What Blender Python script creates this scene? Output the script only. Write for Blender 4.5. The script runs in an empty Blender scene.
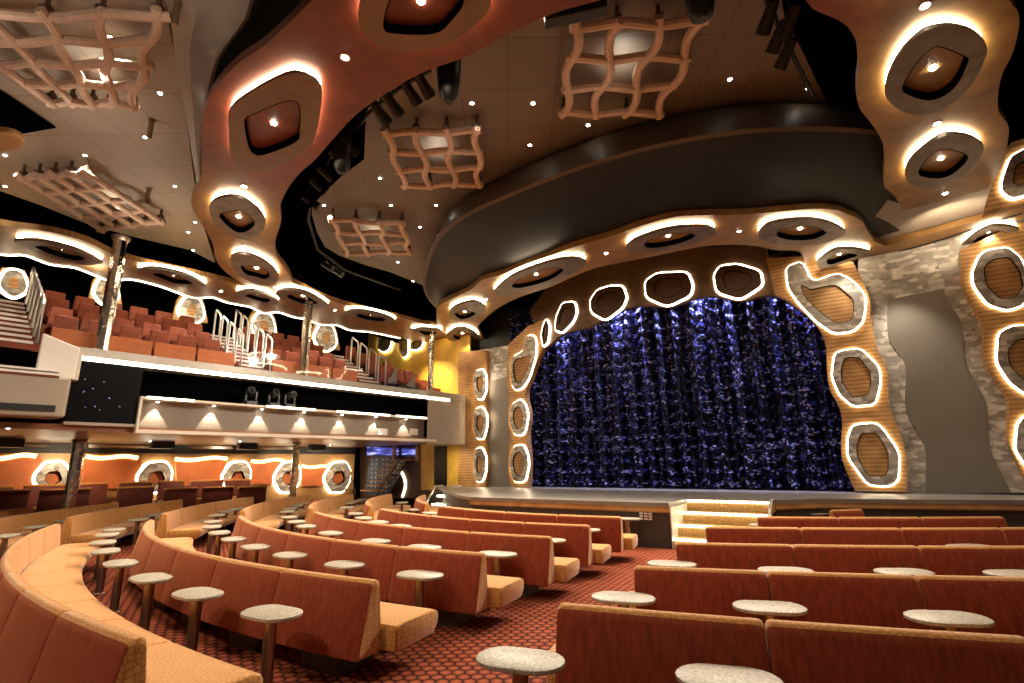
import bpy, bmesh, math, random
from mathutils import Vector, Matrix
random.seed(7)
PI = math.pi
col = bpy.context.scene.collection
scene = bpy.context.scene
V3 = Vector

# ------------------------------------------------------------------ view of the place (camera data)
EYE = V3((0, 0, 1.95)); FPX = 512.0; PITCH = math.atan((463 - 341.5) / 512.0); ROLL = -0.015
CX, CY = 5.6, 19.0                       # common centre of the curved seating, ceiling ribbon and drum


# positions surveyed from the photograph are met with real surfaces of the room (floor, table height,
# ceiling levels, wall planes), so every object has its own place and size in metres
def sight(x, y):
    a, b = x - 512.0, 341.5 - y
    c, s = math.cos(ROLL), math.sin(ROLL)
    a, b = c * a - s * b, s * a + c * b
    return V3((a, FPX * math.cos(PITCH) - b * math.sin(PITCH), FPX * math.sin(PITCH) + b * math.cos(PITCH)))


class Plane:
    """a real surface of the room: origin, two axes, normal facing the auditorium"""
    def __init__(self, o, u, v, n):
        self.o, self.u, self.v, self.n = V3(o), V3(u).normalized(), V3(v).normalized(), V3(n).normalized()

    def ab(self, x, y, h=0.0):
        d = sight(x, y); o = self.o + self.n * h
        p = EYE + d * ((o - EYE).dot(self.n) / d.dot(self.n)) - self.o
        return (p.dot(self.u), p.dot(self.v))

    def pt(self, a, b, h=0.0):
        return self.o + self.u * a + self.v * b + self.n * h


def level(z):
    return Plane((0, 0, z), (1, 0, 0), (0, 1, 0), (0, 0, -1))


def on_level(x, y, z):
    P = level(z); return P.pt(*P.ab(x, y))


def pol(r, deg, z=0.0):
    a = math.radians(deg)
    return V3((CX + r * math.sin(a), CY - r * math.cos(a), z))


# ------------------------------------------------------------------ materials
MATS = {}


def new_mat(name):
    m = bpy.data.materials.new(name); m.use_nodes = True
    MATS[name] = m
    nt = m.node_tree
    return m, nt, nt.nodes['Principled BSDF']


def node(nt, t, **kw):
    n = nt.nodes.new(t)
    for k, v in kw.items():
        if k == 'ins':
            for i, x in v.items():
                n.inputs[i].default_value = x
        else:
            setattr(n, k, v)
    return n


def ramp(nt, stops, interp='LINEAR'):
    r = nt.nodes.new('ShaderNodeValToRGB'); e = r.color_ramp; e.interpolation = interp
    while len(e.elements) < len(stops): e.elements.new(0.5)
    for el, (p, c) in zip(e.elements, stops):
        el.position = p; el.color = (*c, 1)
    return r


def math_n(nt, op, a, b=None, c=None):
    n = nt.nodes.new('ShaderNodeMath'); n.operation = op
    for i, x in enumerate((a, b, c)):
        if x is None: continue
        if isinstance(x, (int, float)): n.inputs[i].default_value = x
        else: nt.links.new(x, n.inputs[i])
    return n.outputs[0]


def plain(name, c, rough=0.5, metal=0.0, var=0.12, scale=6.0, bump=0.0, spec=0.5):
    m, nt, b = new_mat(name)
    g = node(nt, 'ShaderNodeNewGeometry')
    nz = node(nt, 'ShaderNodeTexNoise', ins={'Scale': scale, 'Detail': 4.0})
    nt.links.new(g.outputs['Position'], nz.inputs['Vector'])
    lo = tuple(x * (1 - var) for x in c); hi = tuple(min(1, x * (1 + var)) for x in c)
    r = ramp(nt, [(0.3, lo), (0.7, hi)])
    nt.links.new(nz.outputs['Fac'], r.inputs[0]); nt.links.new(r.outputs[0], b.inputs['Base Color'])
    b.inputs['Roughness'].default_value = rough; b.inputs['Metallic'].default_value = metal
    b.inputs['Specular IOR Level'].default_value = spec
    if bump:
        bp = node(nt, 'ShaderNodeBump', ins={'Strength': bump, 'Distance': 0.02})
        nt.links.new(nz.outputs['Fac'], bp.inputs['Height']); nt.links.new(bp.outputs[0], b.inputs['Normal'])
    return m


def glow(name, c, strength):
    m, nt, b = new_mat(name)
    b.inputs['Base Color'].default_value = (*c, 1)
    b.inputs['Emission Color'].default_value = (*c, 1); b.inputs['Emission Strength'].default_value = strength
    return m


def hex_pattern(nt, vec, size):
    """distance to the nearest hexagon edge, 0 at the edge"""
    def vm(op, a, b=None):
        n = node(nt, 'ShaderNodeVectorMath', operation=op)
        nt.links.new(a, n.inputs[0])
        if b is not None:
            if isinstance(b, tuple): n.inputs[1].default_value = b
            else: nt.links.new(b, n.inputs[1])
        return n
    s = vm('SCALE', vec); s.inputs['Scale'].default_value = 1.0 / size
    off = vm('ADD', s.outputs[0], (1000.0, 1000.0 * 1.7320508, 0))
    P = (1.0, 1.7320508, 1.0)
    a = vm('SUBTRACT', vm('MODULO', off.outputs[0], P).outputs[0], (0.5, 0.8660254, 0))
    b = vm('SUBTRACT', vm('MODULO', vm('ADD', off.outputs[0], (0.5, 0.8660254, 0)).outputs[0], P).outputs[0], (0.5, 0.8660254, 0))
    flat = (1, 1, 0)
    a = vm('MULTIPLY', a.outputs[0], flat); b = vm('MULTIPLY', b.outputs[0], flat)
    la = vm('DOT_PRODUCT', a.outputs[0], a.outputs[0]).outputs['Value']
    lb = vm('DOT_PRODUCT', b.outputs[0], b.outputs[0]).outputs['Value']
    sel = math_n(nt, 'LESS_THAN', la, lb)
    mx = node(nt, 'ShaderNodeMix', data_type='VECTOR')
    nt.links.new(sel, mx.inputs['Factor']); nt.links.new(b.outputs[0], mx.inputs[4]); nt.links.new(a.outputs[0], mx.inputs[5])
    ab = vm('ABSOLUTE', mx.outputs[1])
    d1 = vm('DOT_PRODUCT', ab.outputs[0], (0.5, 0.8660254, 0)).outputs['Value']
    sx = node(nt, 'ShaderNodeSeparateXYZ'); nt.links.new(ab.outputs[0], sx.inputs[0])
    return math_n(nt, 'SUBTRACT', 0.5, math_n(nt, 'MAXIMUM', d1, sx.outputs[0]))


def make_materials():
    # hexagon carpet
    m, nt, b = new_mat('carpet')
    g = node(nt, 'ShaderNodeNewGeometry')
    h = hex_pattern(nt, g.outputs['Position'], 0.125)
    nz = node(nt, 'ShaderNodeTexNoise', ins={'Scale': 5.0, 'Detail': 3.0})
    nt.links.new(g.outputs['Position'], nz.inputs['Vector'])
    h2 = math_n(nt, 'ADD', h, math_n(nt, 'MULTIPLY', math_n(nt, 'SUBTRACT', nz.outputs['Fac'], 0.5), 0.12))
    r = ramp(nt, [(0.0, (.03, .008, .006)), (0.06, (.045, .011, .008)), (0.15, (.23, .05, .022)), (0.5, (.34, .085, .034))])
    nt.links.new(h2, r.inputs[0]); nt.links.new(r.outputs[0], b.inputs['Base Color'])
    b.inputs['Roughness'].default_value = .95; b.inputs['Specular IOR Level'].default_value = .1
    # seat fabrics
    m, nt, b = new_mat('gold_fabric')
    g = node(nt, 'ShaderNodeNewGeometry')
    vo = node(nt, 'ShaderNodeTexVoronoi', feature='DISTANCE_TO_EDGE', ins={'Scale': 24.0, 'Randomness': .5})
    nt.links.new(g.outputs['Position'], vo.inputs['Vector'])
    r = ramp(nt, [(0.0, (.38, .13, .024)), (0.05, (.42, .155, .03)), (0.12, (.51, .235, .055)), (0.4, (.56, .285, .075))])
    nt.links.new(vo.outputs['Distance'], r.inputs[0]); nt.links.new(r.outputs[0], b.inputs['Base Color'])
    b.inputs['Roughness'].default_value = .8; b.inputs['Sheen Weight'].default_value = .3
    b.inputs['Specular IOR Level'].default_value = .15
    m, nt, b = new_mat('rust_velvet')
    g = node(nt, 'ShaderNodeNewGeometry')
    mp = node(nt, 'ShaderNodeMapping'); mp.inputs['Scale'].default_value = (30, 30, 2.5)
    nz = node(nt, 'ShaderNodeTexNoise', ins={'Scale': 1.0, 'Detail': 3.0})
    nt.links.new(g.outputs['Position'], mp.inputs['Vector']); nt.links.new(mp.outputs[0], nz.inputs['Vector'])
    r = ramp(nt, [(0.3, (.18, .028, .012)), (0.75, (.30, .053, .021))])
    nt.links.new(nz.outputs['Fac'], r.inputs[0]); nt.links.new(r.outputs[0], b.inputs['Base Color'])
    b.inputs['Roughness'].default_value = .75; b.inputs['Sheen Weight'].default_value = .5
    b.inputs['Sheen Tint'].default_value = (.9, .4, .2, 1); b.inputs['Specular IOR Level'].default_value = .1
    plain('balcony_fabric', (.22, .046, .016), .8, var=.2)
    plain('booth_fabric', (.13, .022, .012), .7, var=.2)
    plain('panel_orange', (.52, .14, .035), .6, var=.15, scale=2)
    # radial wood of the ceiling ribbon: oak, with redder light painted in towards the auditorium
    m, nt, b = new_mat('ribbon_wood')
    g = node(nt, 'ShaderNodeNewGeometry'); sx = node(nt, 'ShaderNodeSeparateXYZ')
    nt.links.new(g.outputs['Position'], sx.inputs[0])
    ang = math_n(nt, 'ARCTAN2', math_n(nt, 'SUBTRACT', sx.outputs[0], CX), math_n(nt, 'SUBTRACT', CY, sx.outputs[1]))
    st = math_n(nt, 'SINE', math_n(nt, 'MULTIPLY', ang, 14.6 * 2 * PI / .06))
    nz = node(nt, 'ShaderNodeTexNoise', ins={'Scale': 3.0, 'Detail': 5.0})
    nt.links.new(g.outputs['Position'], nz.inputs['Vector'])
    f = math_n(nt, 'ADD', math_n(nt, 'MULTIPLY', st, .12), nz.outputs['Fac'])
    oak = ramp(nt, [(0.2, (.155, .074, .020)), (0.8, (.35, .19, .055))])
    red_lit = ramp(nt, [(0.2, (.115, .020, .010)), (0.8, (.235, .052, .024))])
    nt.links.new(f, oak.inputs[0]); nt.links.new(f, red_lit.inputs[0])
    # the redder light on the auditorium section is put into the colour
    m1 = node(nt, 'ShaderNodeMapRange', interpolation_type='SMOOTHSTEP', ins={'From Min': -1.0, 'From Max': -.78})
    m2 = node(nt, 'ShaderNodeMapRange', interpolation_type='SMOOTHSTEP', ins={'From Min': .0, 'From Max': -.12})
    m3 = node(nt, 'ShaderNodeMapRange', interpolation_type='SMOOTHSTEP', ins={'From Min': 12.5, 'From Max': 10.5})
    nt.links.new(ang, m1.inputs[0]); nt.links.new(ang, m2.inputs[0]); nt.links.new(sx.outputs[1], m3.inputs[0])
    red = math_n(nt, 'MULTIPLY', math_n(nt, 'MULTIPLY', m1.outputs[0], m2.outputs[0]), m3.outputs[0])
    mx = node(nt, 'ShaderNodeMix', data_type='RGBA')
    nt.links.new(red, mx.inputs['Factor']); nt.links.new(oak.outputs[0], mx.inputs[6]); nt.links.new(red_lit.outputs[0], mx.inputs[7])
    nt.links.new(mx.outputs[2], b.inputs['Base Color'])
    b.inputs['Roughness'].default_value = .45
    # horizontal planked wood of the proscenium
    m, nt, b = new_mat('wall_wood')
    g = node(nt, 'ShaderNodeNewGeometry'); sx = node(nt, 'ShaderNodeSeparateXYZ')
    nt.links.new(g.outputs['Position'], sx.inputs[0])
    st = math_n(nt, 'SINE', math_n(nt, 'MULTIPLY', sx.outputs[2], 2 * PI / .115))
    nz = node(nt, 'ShaderNodeTexNoise', ins={'Scale': 2.5, 'Detail': 5.0})
    nt.links.new(g.outputs['Position'], nz.inputs['Vector'])
    f = math_n(nt, 'ADD', math_n(nt, 'MULTIPLY', st, .2), nz.outputs['Fac'])
    r = ramp(nt, [(0.2, (.28, .135, .045)), (0.8, (.60, .34, .13))])
    nt.links.new(f, r.inputs[0]); nt.links.new(r.outputs[0], b.inputs['Base Color']); b.inputs['Roughness'].default_value = .45
    # silver leaf
    m, nt, b = new_mat('silver_leaf')
    g = node(nt, 'ShaderNodeNewGeometry')
    mp = node(nt, 'ShaderNodeMapping'); mp.inputs['Scale'].default_value = (4.5, 4.5, 10)
    vo = node(nt, 'ShaderNodeTexVoronoi', distance='CHEBYCHEV', ins={'Scale': 1.0, 'Randomness': .75})
    nz = node(nt, 'ShaderNodeTexNoise', ins={'Scale': 3.0, 'Detail': 6.0})
    nt.links.new(g.outputs['Position'], mp.inputs['Vector']); nt.links.new(mp.outputs[0], vo.inputs['Vector'])
    nt.links.new(g.outputs['Position'], nz.inputs['Vector'])
    sc = node(nt, 'ShaderNodeSeparateColor'); nt.links.new(vo.outputs['Color'], sc.inputs[0])
    f = math_n(nt, 'MULTIPLY_ADD', sc.outputs[0], .5, math_n(nt, 'MULTIPLY', nz.outputs['Fac'], .6))
    r = ramp(nt, [(0.2, (.24, .215, .185)), (0.55, (.44, .41, .365)), (0.85, (.85, .81, .74))])
    nt.links.new(f, r.inputs[0]); nt.links.new(r.outputs[0], b.inputs['Base Color'])
    b.inputs['Roughness'].default_value = .42; b.inputs['Metallic'].default_value = .25
    # ceiling: taupe panels with fine joints
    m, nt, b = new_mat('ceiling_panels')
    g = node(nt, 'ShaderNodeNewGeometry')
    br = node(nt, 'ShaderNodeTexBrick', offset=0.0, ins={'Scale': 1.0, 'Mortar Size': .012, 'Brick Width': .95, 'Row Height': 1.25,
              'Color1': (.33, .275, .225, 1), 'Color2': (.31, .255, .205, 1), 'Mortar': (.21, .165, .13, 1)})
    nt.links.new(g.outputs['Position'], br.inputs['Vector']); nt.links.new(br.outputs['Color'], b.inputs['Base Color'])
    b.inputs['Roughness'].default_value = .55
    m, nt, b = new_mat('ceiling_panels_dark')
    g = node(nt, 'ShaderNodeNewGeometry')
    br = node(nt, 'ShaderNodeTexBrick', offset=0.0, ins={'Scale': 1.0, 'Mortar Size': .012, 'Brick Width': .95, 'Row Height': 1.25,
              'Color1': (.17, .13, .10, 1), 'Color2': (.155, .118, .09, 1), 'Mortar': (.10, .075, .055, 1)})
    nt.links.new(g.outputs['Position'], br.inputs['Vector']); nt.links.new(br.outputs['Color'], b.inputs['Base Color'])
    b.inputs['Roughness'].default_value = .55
    plain('cove_taupe', (.29, .24, .195), .35, var=.1, scale=1.5, metal=.2)
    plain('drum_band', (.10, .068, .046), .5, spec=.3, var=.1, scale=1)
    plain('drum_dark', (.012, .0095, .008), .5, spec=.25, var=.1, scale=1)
    plain('black', (.006, .006, .007), .6, var=.3)
    plain('black_metal', (.02, .02, .021), .35, metal=.3, var=.3)
    plain('black_gloss', (.004, .004, .005), .25, var=.3, spec=.25)
    plain('ring_bronze', (.20, .13, .085), .45, metal=.3, var=.12, scale=3)
    plain('ring_stone', (.19, .165, .14), .45, metal=.2, var=.3, scale=4)
    plain('void_black', (.0015, .0015, .0017), 1.0, var=.2, spec=0)
    plain('gold_brown', (.27, .15, .05), .45, var=.15)
    plain('stage_grey', (.24, .215, .19), .35, var=.15, scale=2)
    plain('stage_front', (.055, .046, .04), .6, var=.1)
    plain('grey_panel', (.23, .205, .175), .45, metal=.35, var=.05, scale=1)
    plain('parapet_taupe', (.22, .18, .14), .5, var=.05)
    plain('recess_taupe', (.20, .155, .115), .5, var=.06)
    plain('taupe_wall', (.33, .265, .205), .5, var=.06, scale=1.5)
    plain('cream', (.66, .58, .48), .5, var=.05, scale=2)
    plain('white_paint', (.78, .73, .66), .45, var=.04)
    plain('chrome', (.78, .70, .60), .12, metal=1.0, var=.25, scale=9, bump=.5)
    plain('bronze_pole', (.30, .215, .15), .32, metal=.85, var=.15, scale=5)
    plain('steel', (.75, .72, .68), .33, metal=1.0, var=.05)
    plain('lattice_wood', (.54, .385, .29), .5, var=.12, scale=10)
    plain('yellow_wall', (.72, .47, .07), .45, var=.18, scale=2)
    plain('brown_soffit', (.25, .11, .055), .35, var=.1, scale=1)
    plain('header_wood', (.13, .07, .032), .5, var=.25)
    plain('dark_wood', (.10, .05, .025), .5, var=.2)
    plain('plinth', (.05, .035, .028), .6, var=.2)
    # stone table top
    m, nt, b = new_mat('stone')
    g = node(nt, 'ShaderNodeNewGeometry')
    nz = node(nt, 'ShaderNodeTexNoise', ins={'Scale': 60.0, 'Detail': 6.0, 'Roughness': .8})
    nt.links.new(g.outputs['Position'], nz.inputs['Vector'])
    r = ramp(nt, [(0.34, (.13, .10, .07)), (0.5, (.36, .30, .22)), (0.66, (.62, .56, .46))])
    nt.links.new(nz.outputs['Fac'], r.inputs[0]); nt.links.new(r.outputs[0], b.inputs['Base Color']); b.inputs['Roughness'].default_value = .5
    # sequinned curtain: scattered silver-blue discs on black cloth
    m, nt, b = new_mat('sequins')
    tc = node(nt, 'ShaderNodeTexCoord')
    uv = tc.outputs['UV']
    wz = node(nt, 'ShaderNodeTexNoise', ins={'Scale': 1.0, 'Detail': 3.0})
    mw = node(nt, 'ShaderNodeMapping'); mw.inputs['Scale'].default_value = (3.2, .7, 1)
    nt.links.new(uv, mw.inputs['Vector']); nt.links.new(mw.outputs[0], wz.inputs['Vector'])
    mp = node(nt, 'ShaderNodeMapping'); mp.inputs['Scale'].default_value = (17, 24, 1)
    vo = node(nt, 'ShaderNodeTexVoronoi', ins={'Scale': 1.0})
    nt.links.new(uv, mp.inputs['Vector']); nt.links.new(mp.outputs[0], vo.inputs['Vector'])
    sc = node(nt, 'ShaderNodeSeparateColor'); nt.links.new(vo.outputs['Color'], sc.inputs[0])
    sux = node(nt, 'ShaderNodeSeparateXYZ'); nt.links.new(uv, sux.inputs[0])
    # catenary rows of larger sequins sewn between the gathers
    cat = math_n(nt, 'ABSOLUTE', math_n(nt, 'SINE', math_n(nt, 'MULTIPLY', sux.outputs[0], PI / .62)))
    rows = math_n(nt, 'SINE', math_n(nt, 'MULTIPLY', math_n(nt, 'ADD', sux.outputs[1], math_n(nt, 'MULTIPLY', cat, .16)), 2 * PI / .40))
    f = math_n(nt, 'ADD', math_n(nt, 'MULTIPLY', rows, .09), math_n(nt, 'ADD', math_n(nt, 'MULTIPLY', sc.outputs[0], .7), math_n(nt, 'MULTIPLY', wz.outputs['Fac'], .55)))
    r = ramp(nt, [(0.62, (.0015, .0015, .004)), (0.79, (.005, .006, .04)), (0.90, (.045, .05, .38)), (.98, (.42, .47, 1.0))])
    nt.links.new(f, r.inputs[0]); nt.links.new(r.outputs[0], b.inputs['Base Color'])
    b.inputs['Metallic'].default_value = .35; b.inputs['Roughness'].default_value = .4; b.inputs['Specular IOR Level'].default_value = .25
    bp = node(nt, 'ShaderNodeBump', ins={'Strength': .8, 'Distance': .04})
    nt.links.new(sc.outputs[1], bp.inputs['Height']); nt.links.new(bp.outputs[0], b.inputs['Normal'])
    # gold-brown step fabric
    plain('step_gold', (.42, .26, .09), .5, var=.4, scale=25)
    # blue dotted wall
    m, nt, b = new_mat('dotted_blue')
    g = node(nt, 'ShaderNodeNewGeometry')
    vo = node(nt, 'ShaderNodeTexVoronoi', ins={'Scale': 4.5, 'Randomness': 0.0})
    nt.links.new(g.outputs['Position'], vo.inputs['Vector'])
    r = ramp(nt, [(0.2, (.35, .45, .75)), (0.32, (.008, .014, .05))])
    nt.links.new(vo.outputs['Distance'], r.inputs[0]); nt.links.new(r.outputs[0], b.inputs['Base Color'])
    # glass
    m, nt, b = new_mat('glass')
    tr = node(nt, 'ShaderNodeBsdfTransparent'); gl = node(nt, 'ShaderNodeBsdfGlossy', ins={'Roughness': .03})
    mx = node(nt, 'ShaderNodeMixShader', ins={0: .05})
    nt.links.new(tr.outputs[0], mx.inputs[1]); nt.links.new(gl.outputs[0], mx.inputs[2])
    nt.links.new(mx.outputs[0], nt.nodes['Material Output'].inputs[0])
    glow('led_warm', (1.0, .82, .55), 7.0)
    glow('led_ceiling', (1.0, .82, .54), 20.0)
    glow('led_soft', (1.0, .83, .57), 13.0)
    glow('led_amber', (1.0, .62, .20), 5.0)
    glow('lamp_white', (1.0, .90, .72), 60.0)
    m, nt, b = new_mat('screen_blue')
    g = node(nt, 'ShaderNodeNewGeometry'); mp = node(nt, 'ShaderNodeMapping'); mp.inputs['Scale'].default_value = (1.2, 1.2, 9)
    nz = node(nt, 'ShaderNodeTexNoise', ins={'Scale': 1.0, 'Detail': 3.0})
    nt.links.new(g.outputs['Position'], mp.inputs['Vector']); nt.links.new(mp.outputs[0], nz.inputs['Vector'])
    r = ramp(nt, [(0.4, (.01, .015, .12)), (0.55, (.06, .08, .5)), (0.72, (.6, .65, 1))])
    nt.links.new(nz.outputs['Fac'], r.inputs[0]); nt.links.new(r.outputs[0], b.inputs['Emission Color']); b.inputs['Emission Strength'].default_value = 1.3
    b.inputs['Base Color'].default_value = (.01, .01, .03, 1)
    glow('star_blue', (.35, .45, 1.0), 1.2)


make_materials()
M = MATS

# ------------------------------------------------------------------ object helpers


def root_loc(p):
    l = V3((0, 0, 0))
    while p is not None:
        l = l + p.location; p = p.parent
    return l


def tag(o, label=None, cat=None, group=None, kind=None):
    if label: o['label'] = label
    if cat: o['category'] = cat
    if group: o['group'] = group
    if kind: o['kind'] = kind
    return o


def thing(name, label, cat, loc=(0, 0, 0), group=None, rz=0.0):
    o = bpy.data.objects.new(name, None); col.objects.link(o)
    o.empty_display_size = .1; o.location = loc; o.rotation_euler.z = rz
    return tag(o, label, cat, group)


def link_mesh(name, bm, mat, parent=None, smooth=False, local=False, origin=None):
    if parent is not None and not local:
        bmesh.ops.translate(bm, verts=bm.verts[:], vec=-root_loc(parent))
    if parent is None and origin is not None:
        bmesh.ops.translate(bm, verts=bm.verts[:], vec=-V3(origin))
    bmesh.ops.recalc_face_normals(bm, faces=bm.faces[:])
    me = bpy.data.meshes.new(name); bm.to_mesh(me); bm.free()
    for mm in (mat if isinstance(mat, (list, tuple)) else [mat]):
        me.materials.append(M[mm])
    if smooth:
        for p in me.polygons: p.use_smooth = True
        try: me.set_sharp_from_angle(angle=math.radians(40))
        except Exception: pass
    o = bpy.data.objects.new(name, me); col.objects.link(o)
    if parent is not None: o.parent = parent
    elif origin is not None: o.location = origin
    return o


def add_pts(bm, pts): return [bm.verts.new(p) for p in pts]


def add_box(bm, x0, x1, y0, y1, z0, z1, f=None):
    f = f or (lambda x, y, z: V3((x, y, z)))
    vs = [bm.verts.new(f(x, y, z)) for z in (z0, z1) for y in (y0, y1) for x in (x0, x1)]
    for q in ((0, 1, 3, 2), (4, 6, 7, 5), (0, 4, 5, 1), (2, 3, 7, 6), (0, 2, 6, 4), (1, 5, 7, 3)):
        bm.faces.new([vs[i] for i in q])
    return vs


def bevel(bm, w, seg=2):
    bmesh.ops.bevel(bm, geom=bm.edges[:], offset=w, segments=seg, affect='EDGES', profile=.6)


def add_tube(bm, pts, r, n=8, closed=False, flat=1.0):
    pts = [V3(p) for p in pts]; N = len(pts); rings = []
    up = V3((0, 0, 1))
    for i, p in enumerate(pts):
        a = pts[i - 1] if (i > 0 or closed) else p
        b = pts[(i + 1) % N] if (i < N - 1 or closed) else p
        t = (b - a)
        t = t.normalized() if t.length > 1e-9 else V3((0, 0, 1))
        u = t.cross(up)
        if u.length < 1e-3: u = t.cross(V3((0, 1, 0)))
        u.normalize(); w = u.cross(t).normalized()
        rr = r[i] if isinstance(r, (list, tuple)) else r
        rings.append([bm.verts.new(p + u * rr * math.cos(2 * PI * k / n) + w * rr * flat * math.sin(2 * PI * k / n)) for k in range(n)])
    for i in range(N if closed else N - 1):
        A, B = rings[i], rings[(i + 1) % N]
        for k in range(n):
            bm.faces.new((A[k], A[(k + 1) % n], B[(k + 1) % n], B[k]))
    if not closed:
        bm.faces.new(rings[0]); bm.faces.new(rings[-1])


def add_lathe(bm, prof, n=16, c=(0, 0, 0), axis=None):
    c = V3(c); rings = []
    q = V3((0, 0, 1)).rotation_difference(V3(axis)) if axis is not None else None
    for r, z in prof:
        ring = []
        for k in range(n):
            p = V3((r * math.cos(2 * PI * k / n), r * math.sin(2 * PI * k / n), z))
            if q: p = q @ p
            ring.append(bm.verts.new(c + p))
        rings.append(ring)
    for A, B in zip(rings, rings[1:]):
        for k in range(n):
            bm.faces.new((A[k], A[(k + 1) % n], B[(k + 1) % n], B[k]))
    bm.faces.new(rings[0]); bm.faces.new(rings[-1])


def spline(pts, per=6, closed=True):
    out = []; N = len(pts)
    for i in range(N if closed else N - 1):
        g = (lambda j: pts[j % N]) if closed else (lambda j: pts[max(0, min(N - 1, j))])
        p0, p1, p2, p3 = g(i - 1), g(i), g(i + 1), g(i + 2)
        for k in range(per):
            t = k / per
            out.append(tuple(.5 * (2 * p1[d] + (p2[d] - p0[d]) * t + (2 * p0[d] - 5 * p1[d] + 4 * p2[d] - p3[d]) * t * t
                                   + (3 * p1[d] - p0[d] - 3 * p2[d] + p3[d]) * t ** 3) for d in range(len(p1))))
    if not closed: out.append(tuple(pts[-1]))
    return out


def chaikin(l, it=2, q=.22):
    for _ in range(it):
        l = [(a[0] + (b[0] - a[0]) * t, a[1] + (b[1] - a[1]) * t) for a, b in zip(l, l[1:] + l[:1]) for t in (q, 1 - q)]
    return l


def resample(loop, n, c):
    """closed 2-D loop sampled at n even angles about c (star-shaped), falls back to arc length"""
    L = len(loop); segs = [math.dist(loop[i], loop[(i + 1) % L]) for i in range(L)]
    tot = sum(segs)
    # start where the loop crosses the +a direction
    s0 = min(range(L), key=lambda i: abs(math.atan2(loop[i][1] - c[1], loop[i][0] - c[0])))
    if sum(loop[i][0] * loop[(i + 1) % L][1] - loop[(i + 1) % L][0] * loop[i][1] for i in range(L)) < 0:
        loop = loop[::-1]; s0 = L - 1 - s0; segs = [math.dist(loop[i], loop[(i + 1) % L]) for i in range(L)]
    out = []; i = s0; acc = 0.0; done = 0.0
    for k in range(n):
        want = tot * k / n
        while done + segs[i % L] < want - 1e-9:
            done += segs[i % L]; i += 1
        t = (want - done) / max(segs[i % L], 1e-9)
        a, b = loop[i % L], loop[(i + 1) % L]
        out.append((a[0] + (b[0] - a[0]) * t, a[1] + (b[1] - a[1]) * t))
    return out


def centroid(l): return (sum(p[0] for p in l) / len(l), sum(p[1] for p in l) / len(l))


def offset(loop, d):
    """move a CCW loop outwards by d (negative: inwards)"""
    n = len(loop); out = []
    for i in range(n):
        a, b = loop[i - 1], loop[(i + 1) % n]
        t = (b[0] - a[0], b[1] - a[1]); l = math.hypot(*t) or 1
        out.append((loop[i][0] + t[1] / l * d, loop[i][1] - t[0] / l * d))
    return out


def add_prism(bm, P, loop, h0, h1):
    A = [bm.verts.new(P.pt(*p, h0)) for p in loop]; B = [bm.verts.new(P.pt(*p, h1)) for p in loop]
    n = len(loop)
    from mathutils.geometry import tessellate_polygon
    for t in tessellate_polygon([[V3((p[0], p[1], 0)) for p in loop]]):
        if len(set(t)) == 3:
            for L in (A, B):
                try: bm.faces.new([L[i] for i in t])
                except ValueError: pass
    for i in range(n):
        bm.faces.new((A[i], A[(i + 1) % n], B[(i + 1) % n], B[i]))


def add_donut(bm, P, outer, inner, h0, h1):
    n = len(outer)
    R = [[bm.verts.new(P.pt(*p, h)) for p in l] for l, h in ((outer, h0), (outer, h1), (inner, h1), (inner, h0))]
    for j in range(4):
        A, B = R[j], R[(j + 1) % 4]
        for i in range(n):
            bm.faces.new((A[i], A[(i + 1) % n], B[(i + 1) % n], B[i]))


def strip_along(bm, P, pts, width, h0, h1):
    """open band following pts on plane P"""
    L = []; R = []
    n = len(pts)
    for i in range(n):
        a, b = pts[max(0, i - 1)], pts[min(n - 1, i + 1)]
        t = (b[0] - a[0], b[1] - a[1]); l = math.hypot(*t) or 1
        o = (t[1] / l * width / 2, -t[0] / l * width / 2)
        L.append((pts[i][0] + o[0], pts[i][1] + o[1])); R.append((pts[i][0] - o[0], pts[i][1] - o[1]))
    add_strip = [[bm.verts.new(P.pt(*p, h)) for p in l] for l, h in ((L, h0), (L, h1), (R, h1), (R, h0))]
    for j in range(4):
        A, B = add_strip[j], add_strip[(j + 1) % 4]
        for i in range(n - 1):
            bm.faces.new((A[i], A[i + 1], B[i + 1], B[i]))
    bm.faces.new([s[0] for s in add_strip]); bm.faces.new([s[-1] for s in add_strip])


def spot(name, loc, target, energy, size=60, blend=.6, color=(1, .80, .55), r=.06):
    l = bpy.data.lights.new(name, 'SPOT'); l.energy = energy; l.spot_size = math.radians(size); l.spot_blend = blend
    l.color = color; l.shadow_soft_size = r
    o = bpy.data.objects.new(name, l); col.objects.link(o); o.location = loc
    o.rotation_euler = (V3(target) - V3(loc)).to_track_quat('-Z', 'Y').to_euler()
    return o


ORD = ['first', 'second', 'third', 'fourth', 'fifth', 'sixth', 'seventh', 'eighth', 'ninth', 'tenth', 'eleventh', 'twelfth',
       'thirteenth', 'fourteenth', 'fifteenth', 'sixteenth', 'seventeenth', 'eighteenth', 'nineteenth', 'twentieth',
       'twenty-first', 'twenty-second', 'twenty-third', 'twenty-fourth']

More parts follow.
